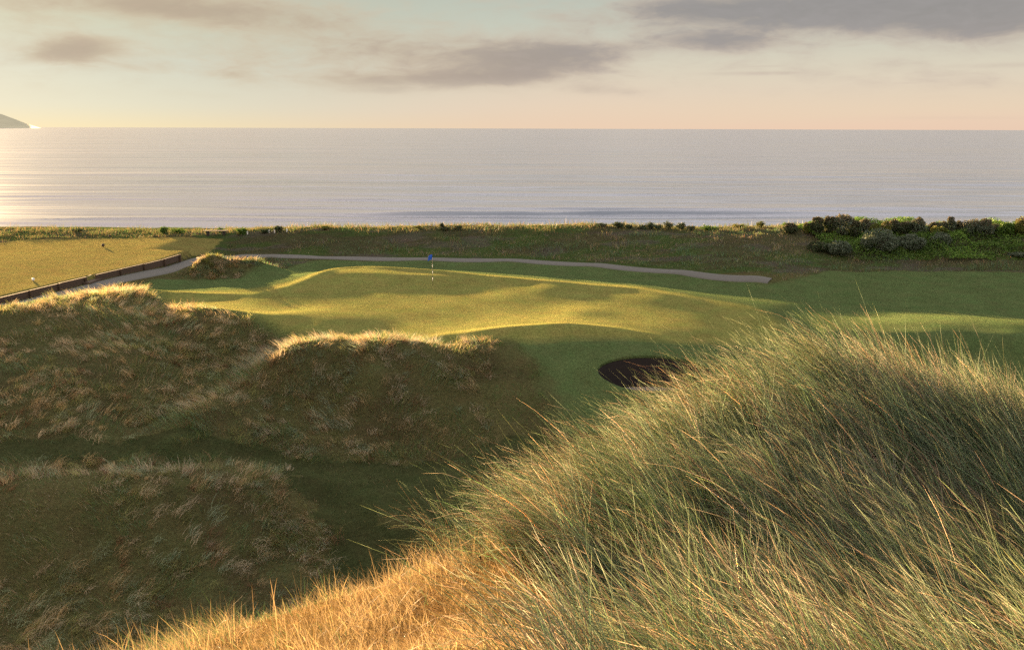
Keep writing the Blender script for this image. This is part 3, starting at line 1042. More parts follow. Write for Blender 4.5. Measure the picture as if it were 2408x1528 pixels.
m1_ = tussocks(700, (-27, -15), (65.2, 72), 800, 26, (0.3, 0.55), (0.02, 0.035), [PALE, STRAW, GREYG, OLIVE], [2, 2, 3, 3])
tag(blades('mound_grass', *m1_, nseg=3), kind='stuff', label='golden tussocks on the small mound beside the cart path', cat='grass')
# --- short sward of the mown hollow
N = 60000
x = rng.uniform(-40, 12, N); y = rng.uniform(26, 38.5, N)
mwn = mown(x, y)
k = (mwn > 0.3) & (fbm(x / .9, y / .7, 68, 3) > rng.uniform(.3, .65, N))
x, y = x[k], y[k]
n = len(x)
colr = pick(n, [GREENB, OLIVE, (0.06, 0.085, 0.03), STRAW], [2, 4, 3, 0.8])
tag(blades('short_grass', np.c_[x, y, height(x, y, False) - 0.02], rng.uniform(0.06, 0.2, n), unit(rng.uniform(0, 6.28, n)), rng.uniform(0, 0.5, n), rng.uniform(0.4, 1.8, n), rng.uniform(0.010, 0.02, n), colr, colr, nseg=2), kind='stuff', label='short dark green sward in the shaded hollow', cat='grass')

# --- grass on the sea bank, on the small mound and behind the tee
N = 190000
x = rng.uniform(-75, 70, N); y = rng.uniform(64, 88, N)
mwn = mown(x, y)
uu, vv, ff = proj(x, y, height(x, y, False, False))
pth = near_path(x, y, 1.2)
keep = (mwn < 0.5) & ~pth & (uu > -400) & (uu < 2800) & ~((np.abs(x - BENCH[0]) < 1.9) & (y < BENCH[1] + 0.4) & (y > BENCH[1] - 5))
x, y = x[keep], y[keep]
n = len(x)
z = height(x, y, False)
crest = (y > 80.5)
tuft = fbm(x / 1.2, y / 1.0, 71, 3)
Lb = (0.14 + 0.34 * sstep(tuft, 0.45, 0.75)) * rng.uniform(0.6, 1.3, n)
Lb = np.where((y > 81.5) & (rng.uniform(0, 1, n) < 0.10) & (fbm(x / 2.5, y / 3, 74, 2) > 0.45), rng.uniform(0.4, 0.85, n), Lb)
hv = fbm(x / 4.0, y / 1.6, 72, 3)
ca = pick(n, [OLIVE, STRAW, RUST, PALE, (0.12, 0.10, 0.08)], [4, 1.4, 0.6, 0.7, 2])
cb = pick(n, [OLIVE, GREENB, GREYG], [3, 4, 1.5])
colr = np.where((rng.uniform(0, 1, n) < sstep(hv, 0.38, 0.6))[:, None], ca, cb)
cs = pick(n, [STRAW, GOLD, OLIVE, GREENB], [1.6, 1.2, 4, 2]) * 0.8
colr = np.where((crest | (x < -20))[:, None], cs, colr * 1.35)
tag(blades('bank_grass', np.c_[x, y, z - 0.03], Lb, unit(rng.uniform(0, 6.28, n)), rng.uniform(0.0, 0.4, n), rng.uniform(0.3, 1.5, n), rng.uniform(0.02, 0.04, n), colr, colr, 2), kind='stuff', label='tufted mixed grass on the bank above the path', cat='grass')

# --- golden dry grass on the near slope
N = 60000
x = rng.uniform(-7.5, 2.2, N); y = rng.uniform(3.2, 12.5, N)
edge = 0.9 + 0.10 * (y - 4) + 1.8 * (fbm(x / .7, y / .7, 81, 3) - 0.5) + rng.normal(0, 0.35, N)
keep = x < edge
x, y = x[keep], y[keep]
n = len(x)
z = height(x, y, False)
tuft = fbm(x / 0.5, y / 0.5, 82, 3)
Lb = (0.10 + 0.26 * sstep(tuft, 0.35, 0.75)) * rng.uniform(0.5, 1.5, n)
colr = pick(n, [GOLD, STRAW, (0.40, 0.29, 0.13), (0.15, 0.095, 0.04), GREENB], [4, 3.5, 2.2, 1.6, 0.5]) * np.exp(rng.normal(0, 0.3, (n, 1)))
shady = rng.uniform(0, 1, n) < 0.75 * sstep(-x + 0.25 * (y - 7), 1.2, 4.0)          # greener growth towards the hollow, its shade put into the colour too
colr = np.where(shady[:, None], pick(n, [OLIVE, GREENB, (0.15, 0.12, 0.055)], [3, 2, 2]), colr)
tag(blades('dry_grass', np.c_[x, y, z - 0.02], Lb, unit(rng.normal(2.6, 1.3, n)), rng.uniform(0.0, 0.5, n), rng.uniform(0.5, 2.2, n), rng.uniform(0.0022, 0.0045, n), colr * 0.9, colr, 4), kind='stuff', label='golden dry grass on the near slope', cat='grass')

# --- marram on the near mound
def on_mound(x, y):
    edge = 0.12 + 0.6 * (1 - sstep(y, 5.2, 7.6)) + 0.06 * (y - 4) + 0.9 * (fbm(x / .9, y / .9, 91, 3) - 0.5) - 0.45 * sstep(y, 6.5, 9.5)
    bare = sstep(x - (2.9 + 0.30 * (y - 4)), 0.0, 1.2) * (1 - sstep(y, 7.0, 8.2))
    return (x > edge + rng.normal(0, 0.2, len(x))) & (y < 10.2 + 0.16 * x) & (x < 0.72 * y + 2.2), bare


def lean_at(x, y):
    return 2.78 + 1.15 * (fbm(x / 1.1, y / 1.1, 94, 2) - 0.5) * 2 - 0.45 * sstep(x, 1.5, 5.5)     # tips lean left with the wind


M_GREEN = ([GREENB, (0.125, 0.185, 0.115), (0.11, 0.18, 0.075), OLIVE, (0.055, 0.105, 0.05), (0.16, 0.21, 0.14)], [2.5, 3.5, 2.5, 1, 2, 1.5])
M_DRY = ([STRAW, PALE, (0.22, 0.145, 0.10), (0.33, 0.28, 0.21), (0.15, 0.10, 0.07)], [3, 3, 2, 1.2, 1.5])


def marram_low(N):                                           # matted lower growth and last year's dead leaves
    x = rng.uniform(-0.9, 9.5, N); y = rng.uniform(2.6, 13.0, N)
    k, bare = on_mound(x, y)
    k &= rng.uniform(0, 1, N) < 0.25 + 1.5 * (fbm(x / 0.4, y / 0.4, 92, 3) - 0.28)
    x, y = x[k], y[k]
    n = len(x)
    dry = rng.uniform(0, 1, n) < 0.42 + 1.2 * (fbm(x / 0.8, y / 0.8, 93, 3) - 0.5)
    lum = np.exp(rng.normal(-0.25, 0.38, (n, 1)))
    c_ = np.where(dry[:, None], pick(n, *M_DRY), pick(n, *M_GREEN)) * lum
    return np.c_[x, y, height(x, y, False) - 0.03], rng.uniform(0.25, 0.65, n), unit(lean_at(x, y) + rng.normal(0, 1.1, n)), rng.uniform(0.1, 0.9, n), rng.uniform(0.9, 2.3, n), rng.uniform(0.003, 0.006, n), c_, c_


def marram_tufts(NT, per):                                   # sheaves of rolled leaves, each sheaf with its own lean and vigour
    tx, ty = rng.uniform(-0.9, 9.5, NT), rng.uniform(2.6, 13.0, NT)
    k, bare = on_mound(tx, ty)
    k &= (rng.uniform(0, 1, NT) > 0.6 * bare)
    tx, ty = tx[k], ty[k]
    nt_ = len(tx)
    ta = lean_at(tx, ty) + rng.normal(0, 0.34, nt_)
    tl = rng.uniform(0.65, 1.15, nt_)
    tdry = np.clip(0.25 + 1.0 * (fbm(tx / 0.8, ty / 0.8, 95, 3) - 0.5) + rng.normal(0, 0.12, nt_), 0.03, 0.9)
    tg, td = pick(nt_, *M_GREEN), pick(nt_, *M_DRY)
    t0, t1 = rng.uniform(0.15, 0.6, nt_), rng.uniform(0.75, 1.6, nt_) * (1 - 0.28 * sstep(tx, 2.5, 6.0))
    ii = np.repeat(np.arange(nt_), rng.integers(per // 2, per * 3 // 2, nt_))
    n = len(ii)
    rr, aa = rng.uniform(0, 1, n) ** 0.5 * rng.uniform(0.05, 0.15, nt_)[ii], rng.uniform(0, 6.28, n)
    x, y = tx[ii] + rr * np.cos(aa), ty[ii] + rr * np.sin(aa)
    dry = rng.uniform(0, 1, n) < tdry[ii]
    lum = np.exp(rng.normal(0.26, 0.42, (n, 1)))
    g_c = tg[ii] * 0.6 + pick(n, *M_GREEN) * 0.4
    d_c = td[ii] * 0.6 + pick(n, *M_DRY) * 0.4
    c_ = np.where(dry[:, None], d_c, g_c) * lum
    tip = np.where(dry[:, None], c_, c_ * 0.8 + 0.2 * np.array(STRAW) * lum)
    L = tl[ii] * rng.uniform(0.6, 1.1, n)
    out_ = rng.uniform(0, 1, n) < 0.09
    L = np.where(out_, L * 1.35, L)
    th1 = np.where(rng.uniform(0, 1, n) < 0.08, rng.uniform(1.9, 2.9, n), t1[ii] + rng.normal(0, 0.22, n) + 0.25 * dry)
    th0 = np.abs(t0[ii] + rng.normal(0, 0.16, n))
    W = rng.uniform(0.0036, 0.0074, n)
    return np.c_[x, y, height(x, y, False) - 0.03], L, unit(ta[ii] + rng.normal(0, 0.3, n)), th0, th1, W, c_, tip


tag(blades('marram_undergrowth', *marram_low(95000), nseg=4), kind='stuff', label='matted dead and green leaves low in the near mound', cat='grass')
tag(blades('marram_grass', *marram_tufts(3700, 34), nseg=5, rolled=True), kind='stuff', label='windblown marram grass on the near mound', cat='grass')

# --- seed heads standing out of the dry grass, one stem bent over
rx, ry = [], []
for u, v in ((1003, 1320), (1015, 1322), (690, 1440), (620, 1470), (905, 1365), (800, 1400), (960, 1345), (1040, 1330), (560, 1480), (745, 1425), (870, 1380), (1075, 1320)):
    yy = 9.0 if u > 850 else 8.3
    rx.append((u - CU) / F * yy * 1.04); ry.append(yy)
rx += list(rng.uniform(-4.5, 0.5, 60)); ry += list(rng.uniform(5.5, 9.6, 60))
rx, ry = np.array(rx), np.array(ry)
n = len(rx)
rz_ = height(rx, ry, False)
Ls = rng.uniform(0.30, 0.55, n); Ls[0] = 0.62
cs = pick(n, [GOLD, STRAW, OLIVE], [3, 3, 2])
mbv = []
tag(blades('seed_stalks', np.c_[rx, ry, rz_ - 0.02], Ls, unit(rng.uniform(0, 6.28, n)), rng.uniform(0, 0.12, n), rng.uniform(0.05, 0.5, n), rng.uniform(0.004, 0.007, n), cs, cs, 5), kind='stuff', label='thin seed stalks rising from the golden grass', cat='grass')


# ------------------------------------------------------------------ finding the ground under a sighting
def hit(u, v, lo=20.0, hi=110.0):
    a, dy, dz = ray(u, v)
    ys = np.linspace(lo, hi, 700)
    zz = HC + dz / dy * ys
    hh = height(a / dy * ys, ys, False, False)
    below = np.nonzero(zz < hh)[0]
    k = below[0] if len(below) else len(ys) - 1
    y_ = ys[k]
    return (a / dy * y_, y_, float(hh[k]))


def gh(x_, y_):
    return float(height(np.array([x_]), np.array([y_]), False)[0])


# ------------------------------------------------------------------ flagstick
fx_, fy_, fz_ = hit(1019, 672, 55, 75)
top = py(1017, 598, fy_)[2]
H = top - fz_
fs = tag(empty('flagstick', (fx_, fy_, fz_)), 'flagstick with a blue flag standing in the putting green', 'flagstick')
m = MB(); m.lathe([(0.012, -0.15), (0.012, 0.6 * H), (0.011, H - 0.02), (0.006, H)], n=12); m.build('pole', M_BLACK, fs, True)
for k, (a, b) in enumerate(((0.33, 0.45), (0.53, 0.64), (0.74, 0.86))):
    m = MB(); m.lathe([(0.0145, H * (1 - b)), (0.0145, H * (1 - a))], n=12); m.build('band', M_WHITE, fs, True)
nx_, nz_ = 14, 12
fl = np.zeros((2, nz_, nx_, 3))
for i in range(nz_):
    for j in range(nx_):
        a, b = i / (nz_ - 1), j / (nx_ - 1)
        w = 0.34 * b
        rip = 0.045 * math.sin(b * 7.5 + a * 2.2) * b
        px_ = -0.02 - w * 0.82 + 0.02 * math.sin(a * 5)
        pz_ = H - 0.03 - 0.36 * a * (1 - 0.12 * b) - 0.15 * b * b
        for sd in (0, 1):
            fl[sd, i, j] = (px_, -0.3 * w + rip + (0.004 if sd else -0.004), pz_)
vs = [tuple(p) for p in fl.reshape(-1, 3)]
n1_ = nz_ * nx_
fc = []
for i in range(nz_ - 1):
    for j in range(nx_ - 1):
        q = (i * nx_ + j, i * nx_ + j + 1, (i + 1) * nx_ + j + 1, (i + 1) * nx_ + j)
        fc.append(q); fc.append(tuple(x_ + n1_ for x_ in q[::-1]))
brd = [i for i in range(nx_)] + [(i + 1) * nx_ - 1 for i in range(1, nz_)] + [(nz_ - 1) * nx_ + j for j in range(nx_ - 2, -1, -1)] + [i * nx_ for i in range(nz_ - 2, 0, -1)]
for k in range(len(brd)):
    a, b = brd[k], brd[(k + 1) % len(brd)]
    fc.append((b, a, a + n1_, b + n1_))
m = MB(); m.add(vs, fc); m.build('flag', M_BLUE, fs, True)

# ------------------------------------------------------------------ bunker
ang_ = np.linspace(0, 2 * math.pi, 97)[:-1]


def bk_ring(r):
    k = 1 + 0.05 * np.cos(2 * ang_ + 0.6) + 0.03 * np.sin(3 * ang_)
    return BK[0] + BK[2] * r * k * np.cos(ang_), BK[1] + BK[3] * r * k * np.sin(ang_)


def ring_mesh(name, rings, mat, parent, col=None, close=False):
    V = np.stack(rings, 0)
    V = np.concatenate([V, V[:, :1]], 1)
    me = grid_mesh(name, V, col=None if col is None else np.tile(col, (V.shape[0] * V.shape[1], 1)))
    return link(name, me, mat, parent)


bk = tag(empty('bunker', (0, 0, 0)), 'deep pot bunker with a dark stacked turf face', 'bunker')
FLOOR = -2.12
rx_, ry_ = bk_ring(1.0)
rim = height(rx_, ry_, False) + 0.05
rings = []
NL = 17
for k in range(NL):
    for half in (0, 1):
        f_ = (k + half * 0.8) / NL
        r_ = 1.0 - 0.05 * f_ + (0.010 if half else -0.010) + 0.004 * math.sin(k * 2.3)
        x_, y_ = bk_ring(r_)
        jit = 0.012 * (fbm(ang_ * 9 + k * 3.1, ang_ * 0 + k, 15, 2) - 0.5)
        rings.append(np.stack([x_ + jit, y_ + jit, rim * (1 - f_) + (FLOOR - 0.05) * f_], -1))
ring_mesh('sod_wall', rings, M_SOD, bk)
fl_r = []
for r_, dz_ in ((0.97, 0.14), (0.85, 0.06), (0.6, 0.02), (0.3, 0.0), (0.02, 0.0)):
    x_, y_ = bk_ring(r_)
    fl_r.append(np.stack([x_, y_, FLOOR + dz_ + 0.05 * fbm(x_ / .5, y_ / .5, 16, 2) + 0.0 * x_], -1))
ring_mesh('sand_floor', fl_r, M_SAND, bk)
lip = []
for r_, dz_ in ((0.985, -0.06), (0.985, 0.045), (1.0, 0.065), (1.08, 0.055), (1.2, 0.04), (1.34, 0.015), (1.42, -0.06)):
    x_, y_ = bk_ring(r_)
    lip.append(np.stack([x_, y_, height(x_, y_, False) + dz_], -1))
ring_mesh('turf_lip', lip, M_TURF, bk, TURF * 0.95)

# ------------------------------------------------------------------ timber edging of the tee


def edging(v0, v1, label, posts_at):
    ya, yb = pz(0, v0, 1.0)[1], pz(0, v1, 1.0)[1]
    root = tag(empty('timber_edging', (float(tee_x(ya)), ya, 0.5)), label, 'retaining edge', 'timber edging of the tee')
    n_ = max(2, int(round((yb - ya) / 2.6)))
    ys = np.linspace(ya, yb, n_ + 1)
    for k in range(n_):
        a_, b_ = ys[k], ys[k + 1]
        xa, xb = float(tee_x(a_)), float(tee_x(b_))
        L_ = math.hypot(xb - xa, b_ - a_)
        rz = math.atan2(b_ - a_, xb - xa)
        dz_ = 0.012 * math.sin(k * 2.1)
        for lev in range(2):
            m_ = MB(); m_.box(((xa + xb) / 2, (a_ + b_) / 2, 0.62 + lev * 0.255 + dz_), (L_ - 0.012, 0.09, 0.25), rz)
            o_ = m_.build('board', M_WOOD); o_.parent = root
            o_.matrix_parent_inverse = root.matrix_basis.inverted()
        m_ = MB(); m_.box((xb + 0.115, b_ - 0.06, 0.70), (0.12, 0.12, 0.66), rz)
        o_ = m_.build('post', M_WOOD); o_.parent = root
        o_.matrix_parent_inverse = root.matrix_basis.inverted()
    return root


edging(745, 655, 'dark timber edging along the tee, the near length left of the step', 0)
edging(649, 601, 'dark timber edging along the tee, the far length beyond the step', 0)
ys_ = (pz(0, 655, 1)[1] + pz(0, 649, 1)[1]) / 2
xs_ = float(tee_x(ys_))
st_o = tag(empty('step', (xs_, ys_, 0.5)), 'timber step in the gap of the tee edging', 'step')
m = MB(); m.box((0.12, 0, 0.10), (0.5, 1.75, 0.2)); m.build('tread', M_WOOD, st_o)
m = MB(); m.box((-0.32, 0, 0.2), (0.08, 1.75, 0.5)); m.build('riser', M_WOOD, st_o)

# ------------------------------------------------------------------ bench, tee markers, white posts
bx, by = BENCH
bz = float(height(np.array([bx]), np.array([by]))[0])
0 and print('bench px', proj(bx, by, bz), bz)
bo = tag(empty('bench', (bx, by, bz), R(4)), 'plain dark wooden bench at the back of the tee', 'bench')
m = MB(); m.box((0, 0, 0.47), (2.25, 0.36, 0.065)); m.build('seat', M_BENCH, bo)
for sx_ in (-0.74, 0.74):
    m = MB(); m.box((sx_, 0, 0.20), (0.19, 0.28, 0.47)); m.build('leg', M_BENCH, bo)


def tee_marker(u, v, mat, label, r_=0.1, h_=0.26):
    x_, y_, z_ = hit(u, v, 50, 90)
    z_ = gh(x_, y_)
    o_ = tag(empty('tee_marker', (x_, y_, z_)), label, 'tee marker', 'tee markers')
    m_ = MB(); m_.lathe([(0.03, -0.1), (0.03, h_ - r_)], n=10); m_.build('spike', M_BLACK, o_, True)
    m_ = MB()
    m_.lathe([(0.02, h_ - 2 * r_), (r_ * .75, h_ - 1.75 * r_), (r_, h_ - 1.1 * r_), (r_ * .92, h_ - 0.5 * r_), (r_ * .6, h_ - 0.12 * r_), (0.01, h_)], n=16)
    m_.build('head', mat, o_, True)


tee_marker(244, 584, M_STONE, 'dark round tee marker casting a long shadow on the tee', 0.13, 0.3)
tee_marker(259, 560, M_STONE, 'small dark tee marker further back near the sea side of the tee', 0.09, 0.2)
tee_marker(80, 664, M_WHITE, 'pale tee marker on the near part of the tee', 0.10, 0.2)

PCOL = 'white marker posts on the bank'
for (u, vt, vb), lab in zip(((583, 547, 553.5), (634, 544.5, 550.5), (647, 543.5, 551), (676, 543.5, 550.5)),
                            ('white marker post on the bank beside the round green shrub', 'white marker post left of the reddish shrub, the shorter of the two there',
                             'white marker post against the left side of the reddish shrub', 'thin white marker post just right of the reddish shrub')):
    x_, y_, _ = py(u, vb, 82.5)
    z_ = gh(x_, y_)
    o_ = tag(empty('marker_post', (x_, y_, z_)), lab, 'post', PCOL)
    h_ = max(0.25, py(u, vt, y_)[2] - z_)
    m_ = MB(); m_.box((0, 0, h_ / 2 - 0.1), (0.10, 0.10, h_ + 0.2)); m_.build('shaft', M_WHITE, o_)
    m_ = MB(); m_.box((0, 0, h_ + 0.015), (0.125, 0.125, 0.03)); m_.build('cap', M_WHITE, o_)

# ------------------------------------------------------------------ shrubs


def leaf_cloud(P, size, cols, flat=0.0):
    """one small folded leaf pair per point"""
    n_ = len(P)
    d = rng.normal(0, 1, (n_, 3)); d /= np.linalg.norm(d, axis=1)[:, None]
    e = np.cross(d, rng.normal(0, 1, (n_, 3))); e /= np.linalg.norm(e, axis=1)[:, None]
    sz = size * rng.uniform(0.6, 1.4, n_)[:, None]
    V = np.stack([P - d * sz * .5, P + e * sz * .32, P + d * sz * .5, P - e * sz * .32 + np.cross(d, e) * sz * .15], 1)
    return V.reshape(-1, 3), np.repeat(cols, 4, 0)


def shrub(name, label, cat, group, u, vt, vb, w_px, y_, cols, probs, n_=900, leaf=0.13, lobes=7, drop=0.0, airy=0.0, cap=None):
    t_ = y_ / ray(u, vb)[1]
    x_ = ray(u, vb)[0] * t_
    z_ = gh(x_, y_)
    top_ = py(u, vt, y_)[2]
    h_ = max(0.35, top_ - z_)
    wd = w_px / F * t_
    root = tag(empty(name, (x_, y_, z_)), label, cat, group)
    # stems
    m_ = MB()
    ends = []
    for k in range(lobes):
        a_ = 2 * math.pi * (k + random.random() * 0.7) / lobes
        rr_ = wd * 0.5 * random.uniform(0.1, 0.72)
        hh_ = h_ * (random.uniform(0.45, 0.8) if k else 0.78)
        if k == 0:
            rr_ = wd * 0.05
        c_ = Vector((rr_ * math.cos(a_), rr_ * math.sin(a_) * 0.8, hh_ - drop))
        ends.append(c_)
        m_.tube([(0.04 * math.cos(a_), 0.04 * math.sin(a_), -0.1), c_ * 0.5 + Vector((0, 0, -0.05 * h_)), c_], [0.045, 0.03, 0.012], 6)
    m_.build('stem', M_BARK, root)
    P = []
    ctr = np.array((0, 0, h_ * 0.46)); ell = np.array((wd * 0.44, wd * 0.36, h_ * 0.46))
    nl = lobes * 2
    for k in range(nl):                                      # rounded heads over a dome
        q = rng.normal(0, 1, 3); q /= np.linalg.norm(q); q[2] = abs(q[2]) * 1.1 - 0.25
        rad = min(wd, h_ * 1.3) * rng.uniform(0.13, 0.22)
        p = rng.normal(0, 1, (int(n_ * 0.75 / nl), 3)); p /= np.linalg.norm(p, axis=1)[:, None]
        p = p * rad * rng.uniform(0.75, 1.05, (len(p), 1)) + ctr + q * ell
        P.append(p)
    q = rng.normal(0, 1, (n_ // 3, 3)); q /= np.linalg.norm(q, axis=1)[:, None]
    P.append(q * ell * rng.uniform(0.7, 1.0, (len(q), 1)) + ctr)
    if airy:                                                # open twiggy habit: leaves strung along a fan of shoots
        P = []
        ns = 12
        for k in range(ns):
            a_ = 2 * math.pi * k / ns + random.random()
            sp_ = random.uniform(0.15, 1.0)
            e_ = np.array([wd * 0.5 * sp_ * math.cos(a_), wd * 0.35 * sp_ * math.sin(a_), h_ * random.uniform(0.55, 1.05) * (1 - 0.25 * sp_)])
            q = rng.uniform(0.15 + 0.3 * airy, 1.0, n_ // ns)[:, None]
            P.append(e_ * q + rng.normal(0, 1, (len(q), 3)) * np.array([wd, wd, h_]) * 0.075)
            m_ = None
    P = np.concatenate(P)
    P = P[P[:, 2] > -0.1]
    cc = pick(len(P), cols, probs)
    if cap is not None:                                     # browner leaves towards the top shoots
        tp = sstep(P[:, 2] / h_ + 0.25 * (rng.uniform(0, 1, len(P)) - 0.5), 0.55, 0.85)
        cc = np.where((rng.uniform(0, 1, len(P)) < tp * 0.55)[:, None], np.array(cap) * rng.uniform(0.7, 1.3, (len(P), 1)), cc)
    V, C = leaf_cloud(P, leaf, cc)
    me = np_mesh('foliage', V, np.arange(len(V)), np.arange(len(P)) * 4, smooth=False, col=C)
    link('foliage', me, M_LEAF, root)
    return root


GREY_B = ([(0.105, 0.135, 0.080), (0.15, 0.18, 0.13), (0.07, 0.10, 0.05), (0.165, 0.18, 0.13)], [3, 2, 2, 1])
DARK_B = ([(0.055, 0.08, 0.03), (0.08, 0.10, 0.05), (0.095, 0.085, 0.055)], [3, 2, 1])
GREEN_B = ([(0.085, 0.16, 0.025), (0.13, 0.20, 0.035), (0.06, 0.11, 0.02)], [3, 2, 2])
YEL_B = ([(0.15, 0.16, 0.03), (0.10, 0.13, 0.025), (0.18, 0.15, 0.05)], [3, 2, 1])
BROWN_CAP = (0.16, 0.125, 0.075)
cu = lambda x_, x0, k_=3.7625: (x_ / k_ + x0) / 1.0631
cv = lambda y_, y0, k_=3.7625: (y_ / k_ + y0) / 1.0631
RIDGE = [  # crop x, top, base, width, palette, label
    (210, 212, 275, 130, DARK_B, 'low brownish bush at the left end of the thicket ridge'),
    (375, 195, 270, 90, YEL_B, 'small yellow-green bush left of the tall dark thicket bushes'),
    (460, 128, 272, 120, DARK_B, 'dark knobbly bush, first tall one at the left of the thicket'),
    (575, 133, 278, 125, DARK_B, 'dark bush between the knobbly one and the big round grey-brown one'),
    (710, 122, 290, 200, GREY_B, 'big round grey-brown bush standing tall against the sea'),
    (820, 160, 285, 110, DARK_B, 'dark green bush on the right shoulder of the big grey-brown one'),
    (915, 163, 275, 125, GREY_B, 'rounded brown-topped bush in front of the sea right of the tall dark group'),
    (985, 203, 292, 110, GREY_B, 'small brown-tipped bush below the ridge bushes'),
    (1110, 186, 258, 100, YEL_B, 'low bush with yellowish tips on the ridge gap'),
    (1195, 166, 262, 130, DARK_B, 'domed brown-topped bush left of the ridge hollow'),
    (1290, 178, 262, 110, DARK_B, 'dark flat-topped bush beside the domed one'),
    (1415, 138, 275, 150, GREY_B, 'tall pointed grey bush in the middle of the thicket ridge'),
    (1555, 195, 265, 90, DARK_B, 'low reddish bush between two pointed grey ones'),
    (1640, 178, 275, 100, GREY_B, 'brown-tipped bush left of the narrow spire bush'),
    (1715, 128, 290, 92, GREY_B, 'narrow spire-shaped bush rising above the ridge'),
    (1795, 170, 290, 80, DARK_B, 'small dark bush right of the narrow spire bush'),
    (1905, 156, 312, 170, GREY_B, 'broad grey bush of the pair at the right of the thicket'),
    (2040, 148, 312, 135, GREY_B, 'taller grey bush of the pair at the right of the thicket'),
    (2130, 215, 300, 120, DARK_B, 'low dark bush beside the taller grey one'),
    (2240, 192, 290, 160, GREEN_B, 'low leafy green bush in the dip near the right edge'),
    (2385, 138, 305, 150, YEL_B, 'yellow-green bush rising at the right edge of the picture')]
for k, (xc, tp, bs_, w_, pal, lab) in enumerate(RIDGE):
    u_ = cu(xc, 1920)
    shrub('bush', lab, 'bush', 'bushes of the seaside thicket', u_, cv(tp, 500), cv(bs_, 500), w_ / 4.0, 79.3 - 0.4 * (k % 3), pal[0], pal[1], 3800 if w_ > 115 else 2500, 0.12, 9, cap=BROWN_CAP if pal is not GREEN_B else None)
SLOPE = [
    (1040, 262, 545, 300, 75.6, GREY_B, 'large blue-grey bush on the slope, the biggest below the ridge'),
    (1330, 318, 542, 280, 75.9, GREY_B, 'dark grey bush on the slope right of the largest one'),
    (1610, 298, 490, 200, 76.8, GREY_B, 'grey-green bush high on the slope by the dark hollow'),
    (655, 378, 542, 255, 75.0, GREY_B, 'low blue-grey bush near the foot of the slope'),
    (470, 385, 530, 190, 75.3, DARK_B, 'dark low bush left of the blue-grey one at the slope foot'),
    (2345, 478, 572, 200, 74.8, GREY_B, 'small grey bush at the slope foot near the right edge'),
    (1610, 232, 302, 150, 78.4, YEL_B, 'yellowish bush just under the ridge above the grey-green one'),
    (1010, 208, 300, 100, 78.5, YEL_B, 'brown-gold bush directly above the largest blue-grey one')]
for xc, tp, bs_, w_, y_, pal, lab in SLOPE:
    shrub('bush', lab, 'bush', 'bushes on the thicket slope', cu(xc, 1920), cv(tp, 500), cv(bs_, 500), w_ / 4.0, y_, pal[0], pal[1], 6000 if w_ > 240 else 3600, 0.12, 11)

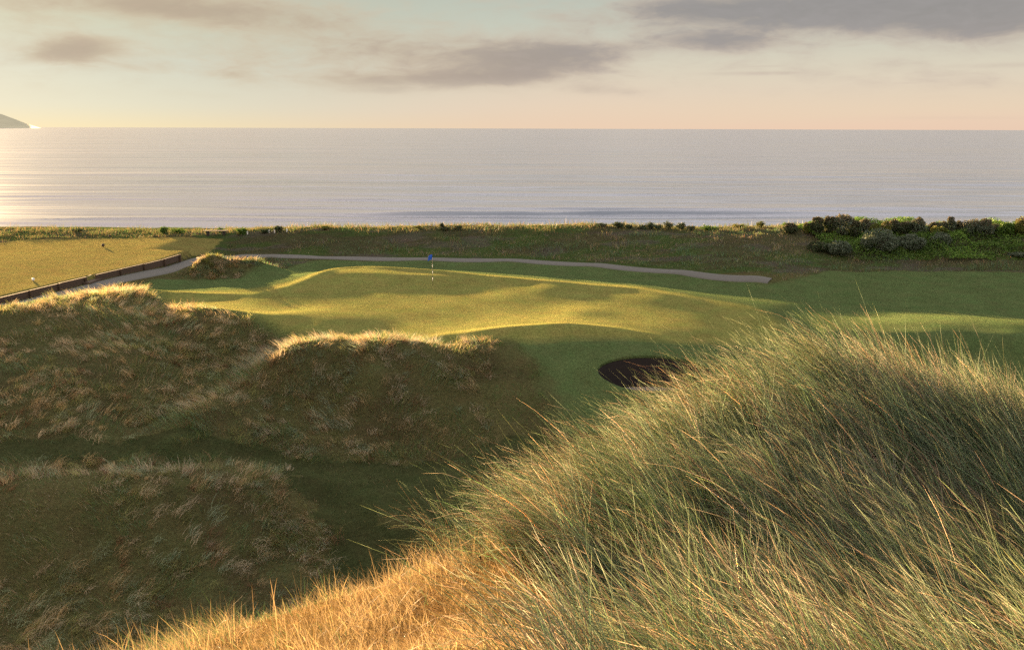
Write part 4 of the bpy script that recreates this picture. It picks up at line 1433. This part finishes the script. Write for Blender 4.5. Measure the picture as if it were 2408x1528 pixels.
SMALL = [  # u, vt, vb, w, airy, palette, label
    (cu(1005, 1280), cv(128, 520), cv(188, 520), 34, 0.1, DARK_B, 'dark wide shrub on the bank crest, leftmost of the crest thicket'),
    (cu(1100, 1280), cv(163, 520), cv(195, 520), 16, 0.3, DARK_B, 'low twiggy shrub right of the dark wide crest shrub'),
    (cu(1230, 1280), cv(156, 520), cv(205, 520), 24, 0.45, DARK_B, 'sparse twiggy shrub before the sea'),
    (cu(1310, 1280), cv(132, 520), cv(210, 520), 13, 0.4, DARK_B, 'slender upright shrub with gaps'),
    (cu(1372, 1280), cv(148, 520), cv(210, 520), 18, 0.35, DARK_B, 'loose brownish shrub right of the slender one'),
    (cu(1470, 1280), cv(118, 520), cv(208, 520), 20, 0.25, DARK_B, 'tallest shrub of the crest thicket with a tufted head'),
    (cu(1595, 1280), cv(138, 520), cv(212, 520), 27, 0.05, DARK_B, 'dense dark rounded shrub at the right of the crest thicket'),
    (cu(1690, 1280), cv(160, 520), cv(212, 520), 20, 0.4, DARK_B, 'thin shrub beside the dense dark rounded one'),
    (cu(1855, 1280), cv(158, 520), cv(190, 520), 52, 0.05, GREEN_B, 'low spreading bright green shrub on the bank crest'),
    (cu(2130, 1280), cv(143, 520), cv(182, 520), 16, 0.3, YEL_B, 'small yellow-green shrub right of the spreading green one'),
    (cu(2335, 1280), cv(122, 520), cv(184, 520), 26, 0.1, YEL_B, 'yellow-green pointed shrub near the start of the thicket'),
    (cu(840, 1280), cv(145, 520), cv(180, 520), 20, 0.5, DARK_B, 'wispy dry shrub left of the crest thicket'),
    (cu(215, 640), cv(98, 540), cv(165, 540), 26, 0.1, DARK_B, 'reddish fan-shaped shrub between the white marker posts'),
    (cu(90, 640), cv(125, 540), cv(168, 540), 20, 0.25, DARK_B, 'low dark shrub left of the reddish fan-shaped one'),
    (cu(1755, 640), cv(72, 540), cv(140, 540), 12, 0.1, DARK_B, 'small ball-headed shrub on a thin stem above the flag'),
    (cu(1775, 640), cv(108, 540), cv(140, 540), 22, 0.2, DARK_B, 'low brown shrub under the ball-headed one'),
    (cu(1880, 640), cv(100, 540), cv(140, 540), 9, 0.3, DARK_B, 'left one of two small twiggy shrubs beside the ball-headed shrub'),
    (cu(1915, 640), cv(92, 540), cv(140, 540), 9, 0.3, DARK_B, 'right one of two small twiggy shrubs, slightly taller'),
    (cu(1535, 640), cv(103, 540), cv(140, 540), 12, 0.3, YEL_B, 'small golden shrub on the crest left of the flag'),
    (cu(655, 640), cv(122, 540), cv(155, 540), 16, 0.3, YEL_B, 'small greenish tuft shrub on the crest in mid bank'),
    (cu(735, 0), cv(128, 540), cv(162, 540), 20, 0.25, DARK_B, 'small brown shrub behind the left part of the tee'),
    (cu(1545, 0), cv(106, 540), cv(142, 540), 33, 0.05, GREEN_B, 'flat green shrub left of the bench before the sea'),
    (cu(1680, 0), cv(124, 540), cv(148, 540), 22, 0.2, GREEN_B, 'low green shrub between the flat one and the bench'),
    (cu(2075, 0), cv(118, 540), cv(150, 540), 15, 0.15, GREEN_B, 'little green shrub showing above the bench'),
    (cu(2285, 0), cv(112, 540), cv(168, 540), 40, 0.02, GREEN_B, 'round green shrub right of the bench')]
for u_, vt, vb, w_, ai, pal, lab in SMALL:
    shrub('shrub', lab, 'shrub', 'shrubs along the crest of the bank', u_, vt - 1.5, vb, w_ * (1.0 if ai < 0.2 else 1.7), 82.6 if u_ > 560 else 84.8, pal[0], pal[1], 1300 if w_ > 24 else 800, 0.11, 7, airy=ai)

# --- bramble and low green growth between the bushes
N = 140000
x = rng.uniform(22, 62, N); y = rng.uniform(71.5, 84, N)
z = height(x, y, False, False)
uu, vv, ff = proj(x, y, z)
lump = fbm(x / 2.3, y / 1.8, 101, 3)
left_e = 1878 + 60 * (fbm(y / 1.5, y * 0, 102) - 0.5) + 2.2 * (vv - 545)
keep = (uu > left_e) & (vv < 611 + 8 * (lump - .5)) & (uu < 2800) & (rng.uniform(0, 1, N) < 0.9)
x, y, z, lump = x[keep], y[keep], z[keep], lump[keep]
n = len(x)
hgt = (0.12 + 0.85 * sstep(lump, 0.35, 0.75)) * (0.45 + 0.55 * sstep(y, 73, 77)) * rng.uniform(0.55, 1.05, n)
cc = pick(n, [(0.10, 0.19, 0.025), (0.15, 0.25, 0.04), (0.055, 0.11, 0.02), (0.15, 0.19, 0.045)], [4, 3, 2, 1])
hue = fbm(x / 3.5, y / 3, 103, 3)
cc = cc * np.where(hue > 0.5, 1.1, 0.75)[:, None]
V, C = leaf_cloud(np.c_[x, y, z + hgt], 0.125, cc)
tag(link('undergrowth', np_mesh('undergrowth', V, np.arange(len(V)), np.arange(n) * 4, smooth=False, col=C), M_LEAF), kind='stuff', label='dense green bramble undergrowth between the thicket bushes', cat='undergrowth')
